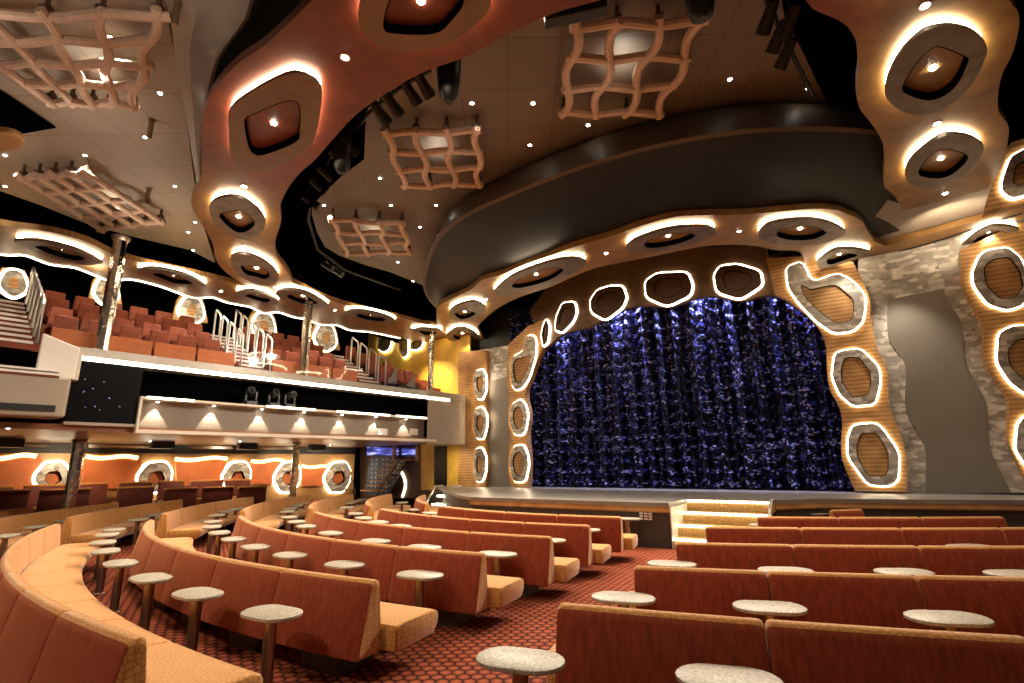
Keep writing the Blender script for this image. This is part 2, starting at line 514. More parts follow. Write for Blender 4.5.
# ------------------------------------------------------------------ principal planes
ZR, ZC = 7.8, 9.2                                   # ribbon soffit, upper ceiling
RIB = level(ZR); CEIL = level(ZC)
PL, PR = V3((0.1, 21.2, 0)), V3((9.85, 14.6, 0))    # proscenium columns left and right
eV = (PR - PL).normalized(); aV = V3((eV.y, -eV.x, 0))            # along the wall; towards the audience
PC = (PL + PR) / 2
PRO = Plane(PC, eV, (0, 0, 1), aV)
B0, B1 = V3((-10.5, 12.1, 0)), V3((-2.5, 21.9, 0))  # balcony front
bd = (B1 - B0).normalized(); bn = V3((-bd.y, bd.x, 0))            # along the balcony; away from the auditorium
BAL = Plane(B0, bd, (0, 0, 1), -bn)                 # height h > 0 comes towards the auditorium


def bal(s, n, z): return B0 + bd * s + bn * n + V3((0, 0, z))


def bpx(x, y, n):                                   # (s, z) on the balcony-parallel plane n behind its front
    return BAL.ab(x, y, -n)


# ================================================================== SETTING
def structure(name, bm, mat, smooth=False):
    return tag(link_mesh(name, bm, mat, None, smooth), kind='structure')


bm = bmesh.new(); add_box(bm, -32, 24, -6, 36, -.2, 0); structure('floor', bm, 'carpet')
# outer walls (far beyond the seating)
bm = bmesh.new(); add_box(bm, -32, 24, 35.5, 36, 0, 11); structure('wall_back', bm, 'black')
bm = bmesh.new(); add_box(bm, 22, 22.4, -6, 36, 0, 11); structure('wall_right', bm, 'dark_wood')
bm = bmesh.new(); add_box(bm, -32, 24, -6, 36, 11.0, 11.2); structure('ceiling_void', bm, 'void_black')

# upper ceiling inside the ribbon
inner_ceiling = [(602, -90), (470, 20), (400, 60), (345, 145), (332, 170), (312, 197), (312, 215), (317, 232), (325, 247), (340, 256), (365, 265),
                 (390, 272), (422, 285), (440, 300)]
pts = [CEIL.ab(*p) for p in inner_ceiling]
pts += [tuple(pol(8.6, a)[:2]) for a in range(-80, 16, 8)]
pts += [CEIL.ab(*p) for p in [(852, 128), (828, 105), (800, 47), (785, 20), (770, -60)]]
pts += [tuple(pol(13.4, a)[:2]) for a in (0, -8, -14)]
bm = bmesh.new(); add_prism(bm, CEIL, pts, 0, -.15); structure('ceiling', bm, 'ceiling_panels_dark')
# upper ceiling outside the ribbon, left
outer = [CEIL.ab(*p) for p in [(215, 263), (190, 250), (130, 236), (82, 222), (40, 205), (0, 191), (-60, 165)]]
outer += [(-22, 9), (-22, -5), (0, -5)] + [CEIL.ab(*p) for p in [(120, -90), (165, 0), (175, 60), (185, 110), (195, 185), (205, 230)]]
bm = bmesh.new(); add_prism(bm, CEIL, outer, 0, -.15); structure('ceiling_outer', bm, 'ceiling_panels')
loop = [tuple(pol(14.6, a)[:2]) for a in (-4, 6, 16, 26, 36)] + [tuple(pol(26, a)[:2]) for a in (50, 35, 20, 5, -4)]
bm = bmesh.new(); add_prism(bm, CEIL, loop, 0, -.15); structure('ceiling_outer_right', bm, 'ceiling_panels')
# open hatch in that ceiling: flat plate painted black for its dark inside
loop = [CEIL.ab(*p) for p in [(-40, 60), (0, 88), (56, 126), (0, 136), (-40, 142)]]
bm = bmesh.new(); add_prism(bm, CEIL, loop, .02, .05); structure('ceiling_hatch', bm, 'void_black')

# cove lip between the outer ceiling and the ribbon
top = [(60, -200), (120, -90), (165, 0), (175, 60), (185, 110), (193, 160), (199, 200)]
lip = [(180, -200), (222, -90), (250, 0), (216, 60), (205, 110), (200, 150), (200, 205)]
bm = bmesh.new(); rows = []
zl = 8.55
for t, l in zip(spline(top, 4, False), spline(lip, 4, False)):
    a = on_level(*t, ZC); b = on_level(*l, zl); d = (a - b); d.z = 0
    inn = (V3((CX, CY, 0)) - b); inn.z = 0; inn.normalize()
    prof = [a, a + (b - a) * .35 + V3((0, 0, .20)), a + (b - a) * .7 + V3((0, 0, .14)), b + V3((0, 0, .02)) - inn * .04, b, b + inn * .05 + V3((0, 0, .03)), b + inn * .25 + V3((0, 0, .45)), b + inn * 1.3 + V3((0, 0, .55))]
    rows.append([bm.verts.new(p) for p in prof])
for A, B in zip(rows, rows[1:]):
    for k in range(len(A) - 1):
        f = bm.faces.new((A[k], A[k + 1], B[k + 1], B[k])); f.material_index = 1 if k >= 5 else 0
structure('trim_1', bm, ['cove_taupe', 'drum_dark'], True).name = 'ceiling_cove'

# drum over the front of the stage
prof = [(9.0, 9.25), (9.22, 9.1), (9.36, 8.8), (9.5, 8.42), (9.52, 8.34), (9.42, 8.30), (8.6, 8.10), (7.6, 7.98), (6.4, 7.96)]
bm = bmesh.new(); rows = []
for a in range(-100, 41, 2):
    t1 = max(0, min(1, (a + 40) / 40)); t2 = max(0, min(1, (-a - 45) / 30))
    dr = .6 * t1 * t1 * (3 - 2 * t1) - .6 * t2 * t2 * (3 - 2 * t2)
    rows.append([bm.verts.new(pol(r + dr * min(1, (r - 6.4) / 2.6), a, z)) for r, z in prof])
for A, B in zip(rows, rows[1:]):
    for k in range(len(prof) - 1):
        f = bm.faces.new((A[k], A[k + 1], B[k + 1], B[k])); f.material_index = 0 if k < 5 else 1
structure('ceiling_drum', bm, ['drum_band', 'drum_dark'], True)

# black lighting recess walls: inner edge of the ribbon up to the void
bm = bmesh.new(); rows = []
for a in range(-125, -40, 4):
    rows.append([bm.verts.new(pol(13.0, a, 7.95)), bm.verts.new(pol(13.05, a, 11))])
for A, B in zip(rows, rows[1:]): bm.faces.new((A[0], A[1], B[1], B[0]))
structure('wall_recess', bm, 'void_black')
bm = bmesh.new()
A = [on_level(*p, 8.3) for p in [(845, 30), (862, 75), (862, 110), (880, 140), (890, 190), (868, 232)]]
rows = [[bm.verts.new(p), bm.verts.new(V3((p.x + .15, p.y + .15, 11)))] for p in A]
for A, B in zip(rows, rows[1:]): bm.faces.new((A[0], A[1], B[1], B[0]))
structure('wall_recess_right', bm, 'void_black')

# ---- the wooden ribbon soffit
out_left = [(312, 0), (290, 22), (265, 45), (240, 62), (220, 82), (207, 102), (202, 122), (202, 150), (200, 182), (191, 200), (197, 217), (212, 242), (217, 262), (232, 277), (255, 289)]
bal_near = [(255, 289), (207, 277), (175, 270), (120, 257), (87, 242), (50, 232), (0, 225), (-70, 206)]
bal_wave = [(-70, 240), (0, 254), (25, 255), (50, 264), (75, 267.5), (95, 275), (112, 281), (130, 279), (160, 286), (193, 297.5), (212, 297), (226, 302), (241, 305), (251, 307), (264, 313), (278, 312), (294, 317), (306, 319), (321, 324.5), (337, 325), (350, 330), (370, 332), (400, 338), (425, 343), (440, 348)]
prosc_in = [(470, 349), (485, 344), (482, 335), (478, 327), (487, 317), (500, 307), (520, 297), (550, 287), (575, 276), (600, 267), (650, 257), (700, 247), (730, 245), (755, 246), (775, 250), (800, 252), (805, 265), (812, 274), (830, 271), (855, 266)]
right_end = [(943, 240), (1040, 214), (1040, 204), (943, 230), (885, 246), (875, 242), (868, 232), (863, 222), (855, 217)]
drum_edge = [(837, 210), (812, 209), (750, 214), (712, 215), (675, 217), (637, 227), (615, 235), (580, 245), (560, 252), (525, 265), (500, 275), (482, 280), (470, 290), (445, 302), (437, 310), (437, 327)]
bal_near2 = [(397, 317), (365, 310), (330, 300), (300, 286)]
in_left = [(292, 282), (287, 270), (277, 257), (275, 242), (281, 222), (280, 207), (287, 190), (300, 173), (315, 160), (335, 137), (357, 114), (390, 91), (424, 72), (468, 56), (508, 34), (555, 13), (602, 0)]


def soft(px): return spline([RIB.ab(*p) for p in px], 4, False)


wave_line = soft(bal_wave)
ribbon_loop = ([tuple(pol(16.0, a)[:2]) for a in (-12, -18, -24)] + soft(out_left) + soft(bal_near)[1:] + wave_line + soft(prosc_in)
               + [RIB.ab(*p) for p in right_end] + soft(drum_edge) + soft(bal_near2) + soft(in_left) + [RIB.ab(655, -28), RIB.ab(700, -42)])
bm = bmesh.new(); add_prism(bm, RIB, ribbon_loop, 0, -.16)
tag(link_mesh('ceiling_ribbon', bm, 'ribbon_wood'), kind='structure')
in_right = [(778, -22), (805, 0), (815, 10), (838, 20), (850, 30), (857, 45), (859, 67), (857, 87), (859, 107), (870, 122), (880, 137), (885, 155), (884, 185), (888, 190), (895, 197), (903, 211)]
out_right = [(988, 189), (1003, 165), (1008, 140), (1008, 125), (999, 112), (998, 95), (1002, 75), (1013, 52), (1019, 27), (1018, 12), (1010, 0), (1000, -40)]
loop = soft(in_right) + soft(out_right) + [tuple(pol(16.4, a)[:2]) for a in (2, -5, -12)] + [RIB.ab(700, -42), RIB.ab(745, -36)]
bm = bmesh.new(); add_prism(bm, RIB, loop, 0, -.16); tag(link_mesh('ceiling_ribbon_right', bm, 'ribbon_wood'), kind='structure')

# warm line of light along the wavy edge above the balcony seats
bm = bmesh.new(); strip_along(bm, RIB, wave_line[3:-8], .06, -.05, .03)
tag(link_mesh('light_strip', bm, 'led_warm'), 'wavy warm white light line edging the wooden ceiling above the balcony seats', 'light')

# taupe soffit to the right of the drum, with its slot
SO = level(7.98)
loop = [SO.ab(*p) for p in [(866, 228), (888, 200), (903, 205), (985, 184), (1050, 160), (1050, 205), (943, 231), (885, 247)]]
bm = bmesh.new(); add_prism(bm, SO, loop, 0, -.1); structure('soffit_right', bm, 'cove_taupe')
bm = bmesh.new(); strip_along(bm, RIB, [RIB.ab(*p) for p in [(862, 262), (943, 239), (1022, 213)]], .09, 0, .02); structure('trim_2', bm, 'black').name = 'trim_slot'
spot('soffit_spot', on_level(950, 236, 7.2), on_level(955, 215, 7.98), 160, 120)

# ================================================================== RING LIGHTS AND HEXAGON PANELS


def ring_light(P, name, label, cat, out_px, in_px=None, scale=.55, gap=.13, thick=.06, plate='ring_stone', wood='ribbon_wood', led='led_ceiling',
               lamp=True, led_in=.085, led_out=-.02, group=None, n=48, led_h=.06, led_0=.003, corner=5, inset=True):
    H = gap + thick
    curve = (lambda l: chaikin(l, 2, .14)) if corner == 3 else (lambda l: spline(l, corner))
    o = resample(curve([P.ab(*p, H) for p in out_px]), n, centroid([P.ab(*p, H) for p in out_px]))
    c = centroid(o)
    if in_px:
        i = [P.ab(*p, H) for p in in_px]; i = resample(curve(i), n, centroid(i))
    else:
        i = [(c[0] + (p[0] - c[0]) * scale, c[1] + (p[1] - c[1]) * scale) for p in o]
    ci = centroid(i)
    root = thing(name, label, cat, P.pt(*c), group)
    bm = bmesh.new(); add_donut(bm, P, o, i, gap, H); link_mesh('ring_plate', bm, plate, root)
    bm = bmesh.new(); add_donut(bm, P, offset(i, .012), offset(i, -.004), .0, H + .002); link_mesh('shadow_rim', bm, 'void_black', root)  # black rim paints in the shadow inside the recess
    bm = bmesh.new(); add_donut(bm, P, offset(o, led_out), offset(o, -led_in), led_0, led_h); link_mesh('light_band', bm, led, root)
    if inset:
        bm = bmesh.new(); add_prism(bm, P, offset(i, .01), .01, .05); link_mesh('wood_inset', bm, wood, root)
    if lamp:
        bm = bmesh.new(); add_lathe(bm, [(.05, 0), (.05, .02), (.0001, .022)], 12, P.pt(*ci, .05), P.n); link_mesh('lamp', bm, 'lamp_white', root)
    return root, P.pt(*ci, .06)


RL = []
CR = 'ring lights on the wooden ceiling ribbon'
rings = [
 ('largest ring light at the top centre of the red-brown wooden ribbon',
  [(358, 17), (365, 35), (390, 50), (424, 50), (454, 40), (481, 20), (491, 0), (470, -30), (430, -48), (385, -38), (364, -8)],
  [(384, 27), (395, 33), (434, 33), (451, 20), (463, 0), (445, -18), (410, -22), (392, -4)]),
 ('big rounded-square ring light on the left arm of the red-brown ribbon',
  [(229, 132), (230, 110), (252, 92), (285, 75), (300, 74), (317, 82), (322, 97), (317, 130), (310, 147), (290, 160), (265, 171), (243, 170), (231, 157)],
  [(245, 122), (250, 116), (287, 101), (299, 106), (299, 130), (295, 142), (262, 155), (252, 152), (248, 142)]),
 ('mid-sized ring light below the big square one on the left ribbon',
  [(209, 210), (215, 200), (230, 197), (247, 201), (262, 214), (265, 227), (252, 239), (237, 238), (217, 226)],
  [(220, 215), (228, 212), (240, 211), (251, 218), (254, 225), (244, 232), (235, 231), (224, 222)]),
 ('small ring light where the left ribbon narrows above the balcony soffit',
  [(231, 257), (237, 254), (252, 256), (270, 265), (279, 277), (272, 285), (257, 285), (240, 275), (232, 265)],
  [(241, 267), (245, 266), (260, 267), (269, 274), (265, 279), (257, 277), (246, 274)]),
 ('oval ring light on the balcony soffit at the far left edge', [(14, 241), (37, 241), (75, 250), (100, 261), (100, 264), (82, 265), (50, 257), (22, 246)], None),
 ('oval ring light on the balcony soffit just right of the tall left pillar', [(136, 270), (155, 269), (187, 276), (206, 286), (200, 288), (175, 286), (145, 275)], None),
 ('oval ring light on the balcony soffit over the middle stairs', [(235, 294), (250, 291), (267, 295), (279, 302), (272, 305), (255, 302)], None),
 ('oval ring light on the balcony soffit above the second pillar', [(276, 292), (290, 290), (310, 294), (327, 304), (327, 307), (307, 307), (287, 301), (277, 296)], None),
 ('oval ring light on the balcony soffit right of the second pillar', [(345, 312), (362, 311), (385, 316), (396, 321), (390, 324), (370, 322), (350, 317)], None),
 ('oval ring light on the balcony soffit beside the yellow wall', [(411, 330), (425, 329), (442, 331), (437, 337), (422, 336), (414, 332)], None),
 ('round ring light at the left end of the proscenium soffit, upper of two', [(449, 314), (454, 307), (472, 302), (485, 306), (484, 314), (472, 320), (457, 321)], [(455, 314), (463, 311), (475, 313), (470, 317), (461, 319)]),
 ('round ring light at the left end of the proscenium soffit, lower of two', [(446, 335), (455, 329), (470, 330), (479, 337), (472, 342), (457, 342), (449, 340)], None),
 ('long tilted ring light over the left part of the blue curtain', [(494, 291), (510, 277), (540, 265), (565, 259), (584, 260), (584, 266), (562, 280), (535, 289), (507, 295), (496, 294)], None),
 ('long ring light over the centre of the blue curtain', [(626, 247), (637, 239), (670, 229), (705, 227), (716, 231), (710, 237), (685, 246), (655, 252), (632, 253)], None),
 ('wide ring light over the right part of the blue curtain', [(758, 235), (767, 225), (795, 220), (825, 221), (845, 231), (840, 237), (820, 244), (787, 245), (765, 241)], None),
 ('ring light at the right tip of the proscenium soffit above the hooked hexagon', [(817, 266), (819, 260), (833, 251), (850, 249), (868, 251), (870, 254), (850, 261), (825, 269)], None),
 ('largest ring light on the golden right-hand ribbon',
  [(885, 92), (890, 72), (903, 50), (923, 32), (948, 26), (973, 32), (987, 47), (984, 62), (968, 90), (943, 110), (918, 115), (900, 110), (889, 102)],
  [(903, 87), (915, 66), (928, 51), (940, 47), (965, 57), (967, 62), (958, 82), (945, 95), (928, 100), (908, 94)]),
 ('smaller ring light low on the golden right-hand ribbon',
  [(905, 175), (912, 158), (939, 138), (963, 135), (983, 145), (980, 158), (963, 175), (932, 188), (912, 185)],
  [(919, 172), (929, 157), (943, 149), (966, 155), (963, 165), (946, 177), (926, 177)]),
 ('ring light cut by the top edge of the photo on the right ribbon', [(845, -25), (862, -5), (888, 1), (915, -5), (940, -30), (925, -60), (885, -70), (855, -55)], None),
 ('ring light on the soffit over the far right hexagon column', [(962, 246), (973, 236), (993, 227), (1013, 227), (1019, 231), (1005, 237), (985, 244), (968, 247)], None),
]
for lab, o_, i_ in rings:
    RL.append(ring_light(RIB, 'ceiling_ring_light', lab, 'ring light', o_, i_, group=CR, plate='ring_bronze' if 'red-brown' in lab else 'ring_stone'))

# ---- proscenium wall: curtain opening, columns, silver and grey panels
def pro(px, h=0.0): return [PRO.ab(*p, h) for p in px]


def sp(px, h=0.0, per=4): return spline(pro(px, h), per, False)


arch_in = [(528, 489), (529, 461), (527, 435), (529, 415), (526, 400), (526, 390), (530, 380), (536, 362), (542, 350), (552, 343), (565, 333), (588, 328), (603, 319), (627, 308), (650, 306), (670, 307), (687, 301), (712, 296), (740, 301), (762, 296), (775, 295), (787, 300), (812, 320), (825, 342), (827, 372), (830, 390), (838, 405), (842, 420), (841, 447), (843, 462), (850, 480), (855, 491)]
arch_right_out = [(907, 492), (907, 465), (904, 445), (898, 427), (889, 405), (888, 372), (878, 350), (871, 320), (870, 300), (863, 282), (853, 262)]
arch_top = [(800, 248), (690, 250), (600, 262), (560, 282), (538, 312), (520, 330)]
arch_left_out = [(508, 345), (507, 380), (509, 395), (508, 422), (510, 437), (508, 466), (510, 486)]
il_, ir_ = 8, 20
loop = sp(arch_in[:il_ + 1]) + pro([(543, 320), (528, 326), (515, 338)]) + sp(arch_left_out)
bm = bmesh.new(); add_prism(bm, PRO, loop, 0, -.3); structure('wall_proscenium_left', bm, 'wall_wood')
loop = sp(arch_in[ir_:]) + sp(arch_right_out) + pro([(830, 255), (766, 258)])
bm = bmesh.new(); add_prism(bm, PRO, loop, 0, -.3); structure('wall_proscenium_right', bm, 'wall_wood')
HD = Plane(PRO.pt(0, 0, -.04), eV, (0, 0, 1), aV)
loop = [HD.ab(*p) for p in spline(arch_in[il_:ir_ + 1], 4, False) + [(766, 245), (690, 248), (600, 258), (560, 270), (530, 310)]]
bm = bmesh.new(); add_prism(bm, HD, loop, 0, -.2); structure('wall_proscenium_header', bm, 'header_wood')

WP = Plane(PRO.pt(0, 0, -.3), eV, (0, 0, 1), aV)        # silver wall plane behind the columns
# silver wall right with wavy grey panel
loop = [WP.ab(*p) for p in [(862, 493), (858, 262), (862, 246), (1040, 214), (1040, 493)]]
bm = bmesh.new(); add_prism(bm, WP, loop, 0, -.1); structure('wall_silver_right', bm, 'silver_leaf')
gl = [(888, 300), (887, 320), (890, 342), (903, 360), (906, 372), (905, 402), (910, 420), (922, 440), (926, 457), (925, 493)]
gr = [(1011, 493), (995, 462), (988, 440), (987, 420), (985, 402), (975, 382), (965, 362), (963, 340), (960, 320), (948, 302), (943, 289)]
loop = spline([WP.ab(*p) for p in gl], 4, False) + spline([WP.ab(*p) for p in gr], 4, False)
bm = bmesh.new(); add_prism(bm, WP, loop, .04, .0)
tag(link_mesh('wall_cladding', bm, 'grey_panel'), 'wavy grey metal panel framed by silver leaf right of the stage curtain', 'wall panel')
# right hand raised wood column at the picture's right edge
rc = [(960, 250), (962, 275), (965, 290), (975, 307), (983, 327), (984, 350), (987, 365), (1005, 392), (1009, 405), (1009, 440), (1018, 462), (1026, 480), (1030, 493)]
loop = spline([WP.ab(*p, .35) for p in rc], 4, False) + [WP.ab(1110, 493, .35), WP.ab(1110, 235, .35), WP.ab(1020, 222, .35)]
bm = bmesh.new(); add_prism(bm, WP, loop, .35, .0); structure('column_right', bm, 'wall_wood')
# silver and grey wall left
loop = [WP.ab(*p) for p in [(466, 490), (466, 352), (512, 345), (514, 490)]]
bm = bmesh.new(); add_prism(bm, WP, loop, 0, -.1); structure('wall_silver_left', bm, 'silver_leaf')
loop = [WP.ab(*p) for p in [(490, 488), (491, 460), (488, 440), (490, 420), (489, 400), (491, 381), (507, 377), (512, 377), (512, 488)]]
bm = bmesh.new(); add_prism(bm, WP, loop, .04, 0)
tag(link_mesh('wall_cladding', bm, 'grey_panel'), 'narrow grey metal panel between hexagon columns left of the curtain', 'wall panel')
# left wood column behind the silver hexagons
loop = [WP.ab(*p, .25) for p in [(458, 489), (458, 352), (486, 350), (487, 375), (485, 400), (488, 425), (485, 440), (488, 465), (485, 489)]]
bm = bmesh.new(); add_prism(bm, WP, loop, .25, 0); structure('column_left', bm, 'wall_wood')
# yellow wall beyond, door
bm = bmesh.new(); add_prism(bm, WP, [WP.ab(*p) for p in [(366, 425), (366, 320), (470, 320), (470, 425)]], 0, -.1)
add_prism(bm, WP, [WP.ab(*p) for p in [(421, 490), (421, 426), (470, 426), (470, 490)]], 0, -.1); structure('wall_yellow', bm, 'yellow_wall')
loop = [WP.ab(*p) for p in [(434.5, 486), (434.5, 446), (447, 446), (447, 486)]]
bm = bmesh.new(); add_prism(bm, WP, loop, .03, 0.0); structure('door_1', bm, 'black_gloss')
# stage back
BK = Plane(PRO.pt(0, 0, -1.6), eV, (0, 0, 1), aV)
bm = bmesh.new(); add_prism(bm, BK, [(-9, 0), (9.5, 0), (9.5, 9), (-9, 9)], 0, -.1); structure('wall_stage', bm, 'black')

HX = 'lit hexagon panels around the stage'


def hexa(P, label, o_, i_=None, scale=.5, **kw):
    a = dict(gap=.05, thick=.05, plate='silver_leaf', wood='wall_wood', led='led_soft', lamp=False, led_in=.03, led_out=.036, corner=3, led_h=.04, led_0=.003)
    a.update(kw)
    return ring_light(P, 'hexagon_wall_light', label, 'wall panel', o_, i_, scale, group=HX, **a)


hexa(PRO, 'hooked silver hexagon panel at the top of the right stage column',
     [(802, 261), (786, 267), (788, 287), (798, 302), (815, 320), (833, 333), (853, 331), (863, 321), (866, 297), (853, 281), (838, 273), (812, 282)],
     [(800, 284), (811, 290), (825, 286), (837, 285), (854, 300), (853, 320), (835, 323), (818, 310), (805, 297)])
hexa(PRO, 'middle silver hexagon panel on the right stage column',
     [(835, 352), (860, 348), (879, 367), (880, 383), (875, 404), (853, 406), (840, 395), (832, 377)],
     [(844, 358), (859, 357), (870, 372), (871, 382), (868, 395), (852, 397), (842, 382), (841, 370)])
hexa(PRO, 'lowest silver hexagon panel on the right stage column',
     [(853, 425), (878, 423), (899, 452), (898, 480), (890, 486), (868, 485), (848, 457), (848, 438)],
     [(861, 433), (877, 433), (888, 452), (888, 470), (885, 476), (868, 476), (857, 456), (857, 445)])
DH = dict(plate='dark_wood', wood='dark_wood', scale=.6, led_out=.06)
hexa(HD, 'dark lit hexagon in the stage arch nearest the hooked right panel', [(714, 275), (720, 266), (737, 264), (760, 271), (762, 285), (740, 299), (717, 292)], **DH)
hexa(HD, 'dark lit hexagon in the stage arch, second from the right', [(645, 281), (657, 273), (687, 272), (692, 285), (690, 295), (667, 306), (646, 297)], **DH)
hexa(HD, 'dark lit hexagon in the stage arch, third from the right', [(590, 300), (597, 290), (610, 286), (622, 286), (626, 297), (622, 307), (605, 320), (591, 312)], **DH)
hexa(HD, 'dark lit hexagon in the stage arch, fourth from the right', [(562, 303), (574, 302), (576, 312), (572, 322), (562, 332), (555, 330), (556, 317)], **DH)
hexa(PRO, 'narrowest dark lit hexagon in the stage arch above the left column', [(546, 319), (549, 327), (547, 342), (543, 346), (541, 335), (543, 325)], **DH)
hexa(PRO, 'tall hooked hexagon panel at the top of the left stage column',
     [(525, 349), (525, 338), (529, 335), (534, 336), (535.5, 343), (535, 357), (529, 377), (522, 388), (515, 390), (511, 384), (510, 367), (512, 357), (519, 353)],
     [(516, 359), (524, 357), (531, 354), (528, 368), (522, 381), (516, 383), (513, 372), (513, 364)])
hexa(PRO, 'middle silver hexagon panel on the left stage column',
     [(512, 404), (520, 399), (525, 405), (527.5, 415), (525, 430), (521.5, 435), (514, 434.5), (509.5, 422), (510, 411)],
     [(514, 410), (518, 406), (522, 410), (523, 418), (521, 428), (517, 429), (513.5, 422), (513, 414)])
hexa(PRO, 'lowest silver hexagon panel on the left stage column',
     [(514, 446), (523, 445), (527.5, 456), (528, 466), (525, 480), (521, 482), (513.4, 481.5), (509.5, 467), (511, 454)],
     [(515, 453), (520, 451), (523, 458), (523, 468), (520, 476), (516, 475), (513, 467), (513, 459)])
LP = Plane(WP.pt(0, 0, .25), eV, (0, 0, 1), aV)
hexa(LP, 'top silver hexagon panel beside the yellow wall left of the stage', [(475, 371), (482, 369), (485.6, 376), (485.6, 390), (482, 399), (477.5, 399), (474, 390), (473.5, 380)])
hexa(LP, 'middle silver hexagon panel beside the yellow wall left of the stage', [(475.5, 408.4), (482, 407), (486, 414), (486, 427), (483, 438.6), (476.4, 438.6), (473.3, 428.6), (473.3, 417)])
hexa(LP, 'lowest silver hexagon panel beside the yellow wall left of the stage', [(475.5, 449), (481, 447.5), (485.6, 457), (485, 472), (481.4, 481.5), (476.4, 481.5), (473.3, 472), (473.3, 459)])
RP = Plane(WP.pt(0, 0, .35), eV, (0, 0, 1), aV)
hexa(RP, 'top silver hexagon panel on the far right wooden column',
     [(980, 255), (988, 250), (1008, 247), (1021, 258), (1030, 280), (1025, 304), (1008, 310), (988, 304), (974, 285), (973, 272)],
     [(984, 267), (993, 259), (1010, 257), (1020, 272), (1023, 287), (1015, 297), (1000, 299), (986, 285)])
hexa(RP, 'middle silver hexagon panel on the far right wooden column',
     [(999, 333), (1012, 326), (1035, 325), (1052, 345), (1055, 375), (1045, 395), (1026, 394), (1010, 382), (997, 362)],
     [(1008, 350), (1016, 340), (1032, 338), (1042, 352), (1044, 372), (1036, 382), (1022, 378), (1010, 366)])
hexa(RP, 'lowest silver hexagon panel on the far right wooden column',
     [(1018, 425), (1026, 415), (1050, 415), (1065, 440), (1066, 465), (1050, 480), (1030, 470), (1016, 450)])
# upper right wall piece with its hexagon
UP = Plane(on_level(985, 192, 7.8) + aV * .3, eV, (0, 0, 1), aV)
loop = spline([UP.ab(*p) for p in [(983, 214), (991, 188), (1000, 165), (1006, 150), (1012, 142)]], 4, False) + [UP.ab(1090, 118), UP.ab(1090, 190)]
bm = bmesh.new(); add_prism(bm, UP, loop, 0, -.2); structure('wall_upper_right', bm, 'wall_wood')
hexa(UP, 'silver hexagon panel high on the right wall beside the ribbon', [(1002, 190), (1003, 178), (1011, 156), (1030, 146), (1048, 158), (1046, 178), (1030, 193), (1012, 198)],
     [(1013, 182), (1016, 166), (1030, 158), (1038, 166), (1034, 178), (1020, 186)])

# ---- curtain
bm = bmesh.new(); uvl = bm.loops.layers.uv.new('UVMap'); NU, NZ = 420, 60
CU = Plane(PRO.pt(0, 0, -.75), eV, (0, 0, 1), aV)
a0, a1 = -6.6, 6.4; z0, z1 = 1.02, 8.4
grid = []
for i in range(NU + 1):
    u = a0 + (a1 - a0) * i / NU; colv = []
    for j in range(NZ + 1):
        z = z0 + (z1 - z0) * j / NZ
        d = .15 * math.sin(2 * PI * u / .62 + .5 * math.sin(u * 1.7)) + .05 * math.sin(2 * PI * u / .23 + z * .4) \
            + .05 * math.sin(2 * PI * (z + .3 * abs(math.sin(PI * u / .62))) / .42)
        hem = -.06 * abs(math.sin(PI * u / .62)) if j == 0 else 0
        colv.append((bm.verts.new(CU.pt(u, z - hem * .3, d)), u, z))
    grid.append(colv)
for i in range(NU):
    for j in range(NZ):
        q = (grid[i][j], grid[i + 1][j], grid[i + 1][j + 1], grid[i][j + 1])
        f = bm.faces.new([v[0] for v in q])
        for lp, v in zip(f.loops, q): lp[uvl].uv = (v[1], v[2])
tag(link_mesh('stage_curtain', bm, 'sequins', None, True), 'full-height dark blue sequinned stage curtain hanging in gathered folds', 'curtain')

# ---- stage
ZS = 1.0; ST = level(ZS)
fl = [(-1.3, 15.6), (0.4, 14.45), (2.1, 13.3), (3.55, 12.35)]
edge = [ST.ab(436, 486), (-1.75, 16.6), (-1.3, 15.65)] + fl[1:] + [tuple((V3((3.55, 12.35, 0)) - aV * 1.8)[:2]), tuple((V3((3.55, 12.35, 0)) - aV * 1.8 + eV * 1.95)[:2]), (7.4, 13.0), (9, 12.4), (12, 11.4), (16, 9.5)]
backs = [tuple(PRO.pt(13, 0, -1.5)[:2]), tuple(PRO.pt(-12, 0, -1.5)[:2])]
bm = bmesh.new(); add_prism(bm, ST, edge + backs, 0, .09); structure('stage_floor', bm, 'stage_grey')
bm = bmesh.new()
ins = [(p[0] + aV.x * -.06, p[1] + aV.y * -.06) for p in edge]
add_prism(bm, ST, ins + backs, .09, 1.0); structure('stage_front', bm, 'stage_front')
bm = bmesh.new(); strip_along(bm, ST, [(p[0] + aV.x * -.03, p[1] + aV.y * -.03) for p in edge[2:6]], .05, .09, .22)
strip_along(bm, ST, [(p[0] + aV.x * -.03, p[1] + aV.y * -.03) for p in edge[7:]], .05, .09, .22); structure('trim_3', bm, 'wall_wood').name = 'trim_stage'
# lit steps cut into the stage front
c0 = V3((3.55, 12.35, 0)); wid = 1.95


def stp(x, y, z): return c0 + eV * x + aV * y + V3((0, 0, z))


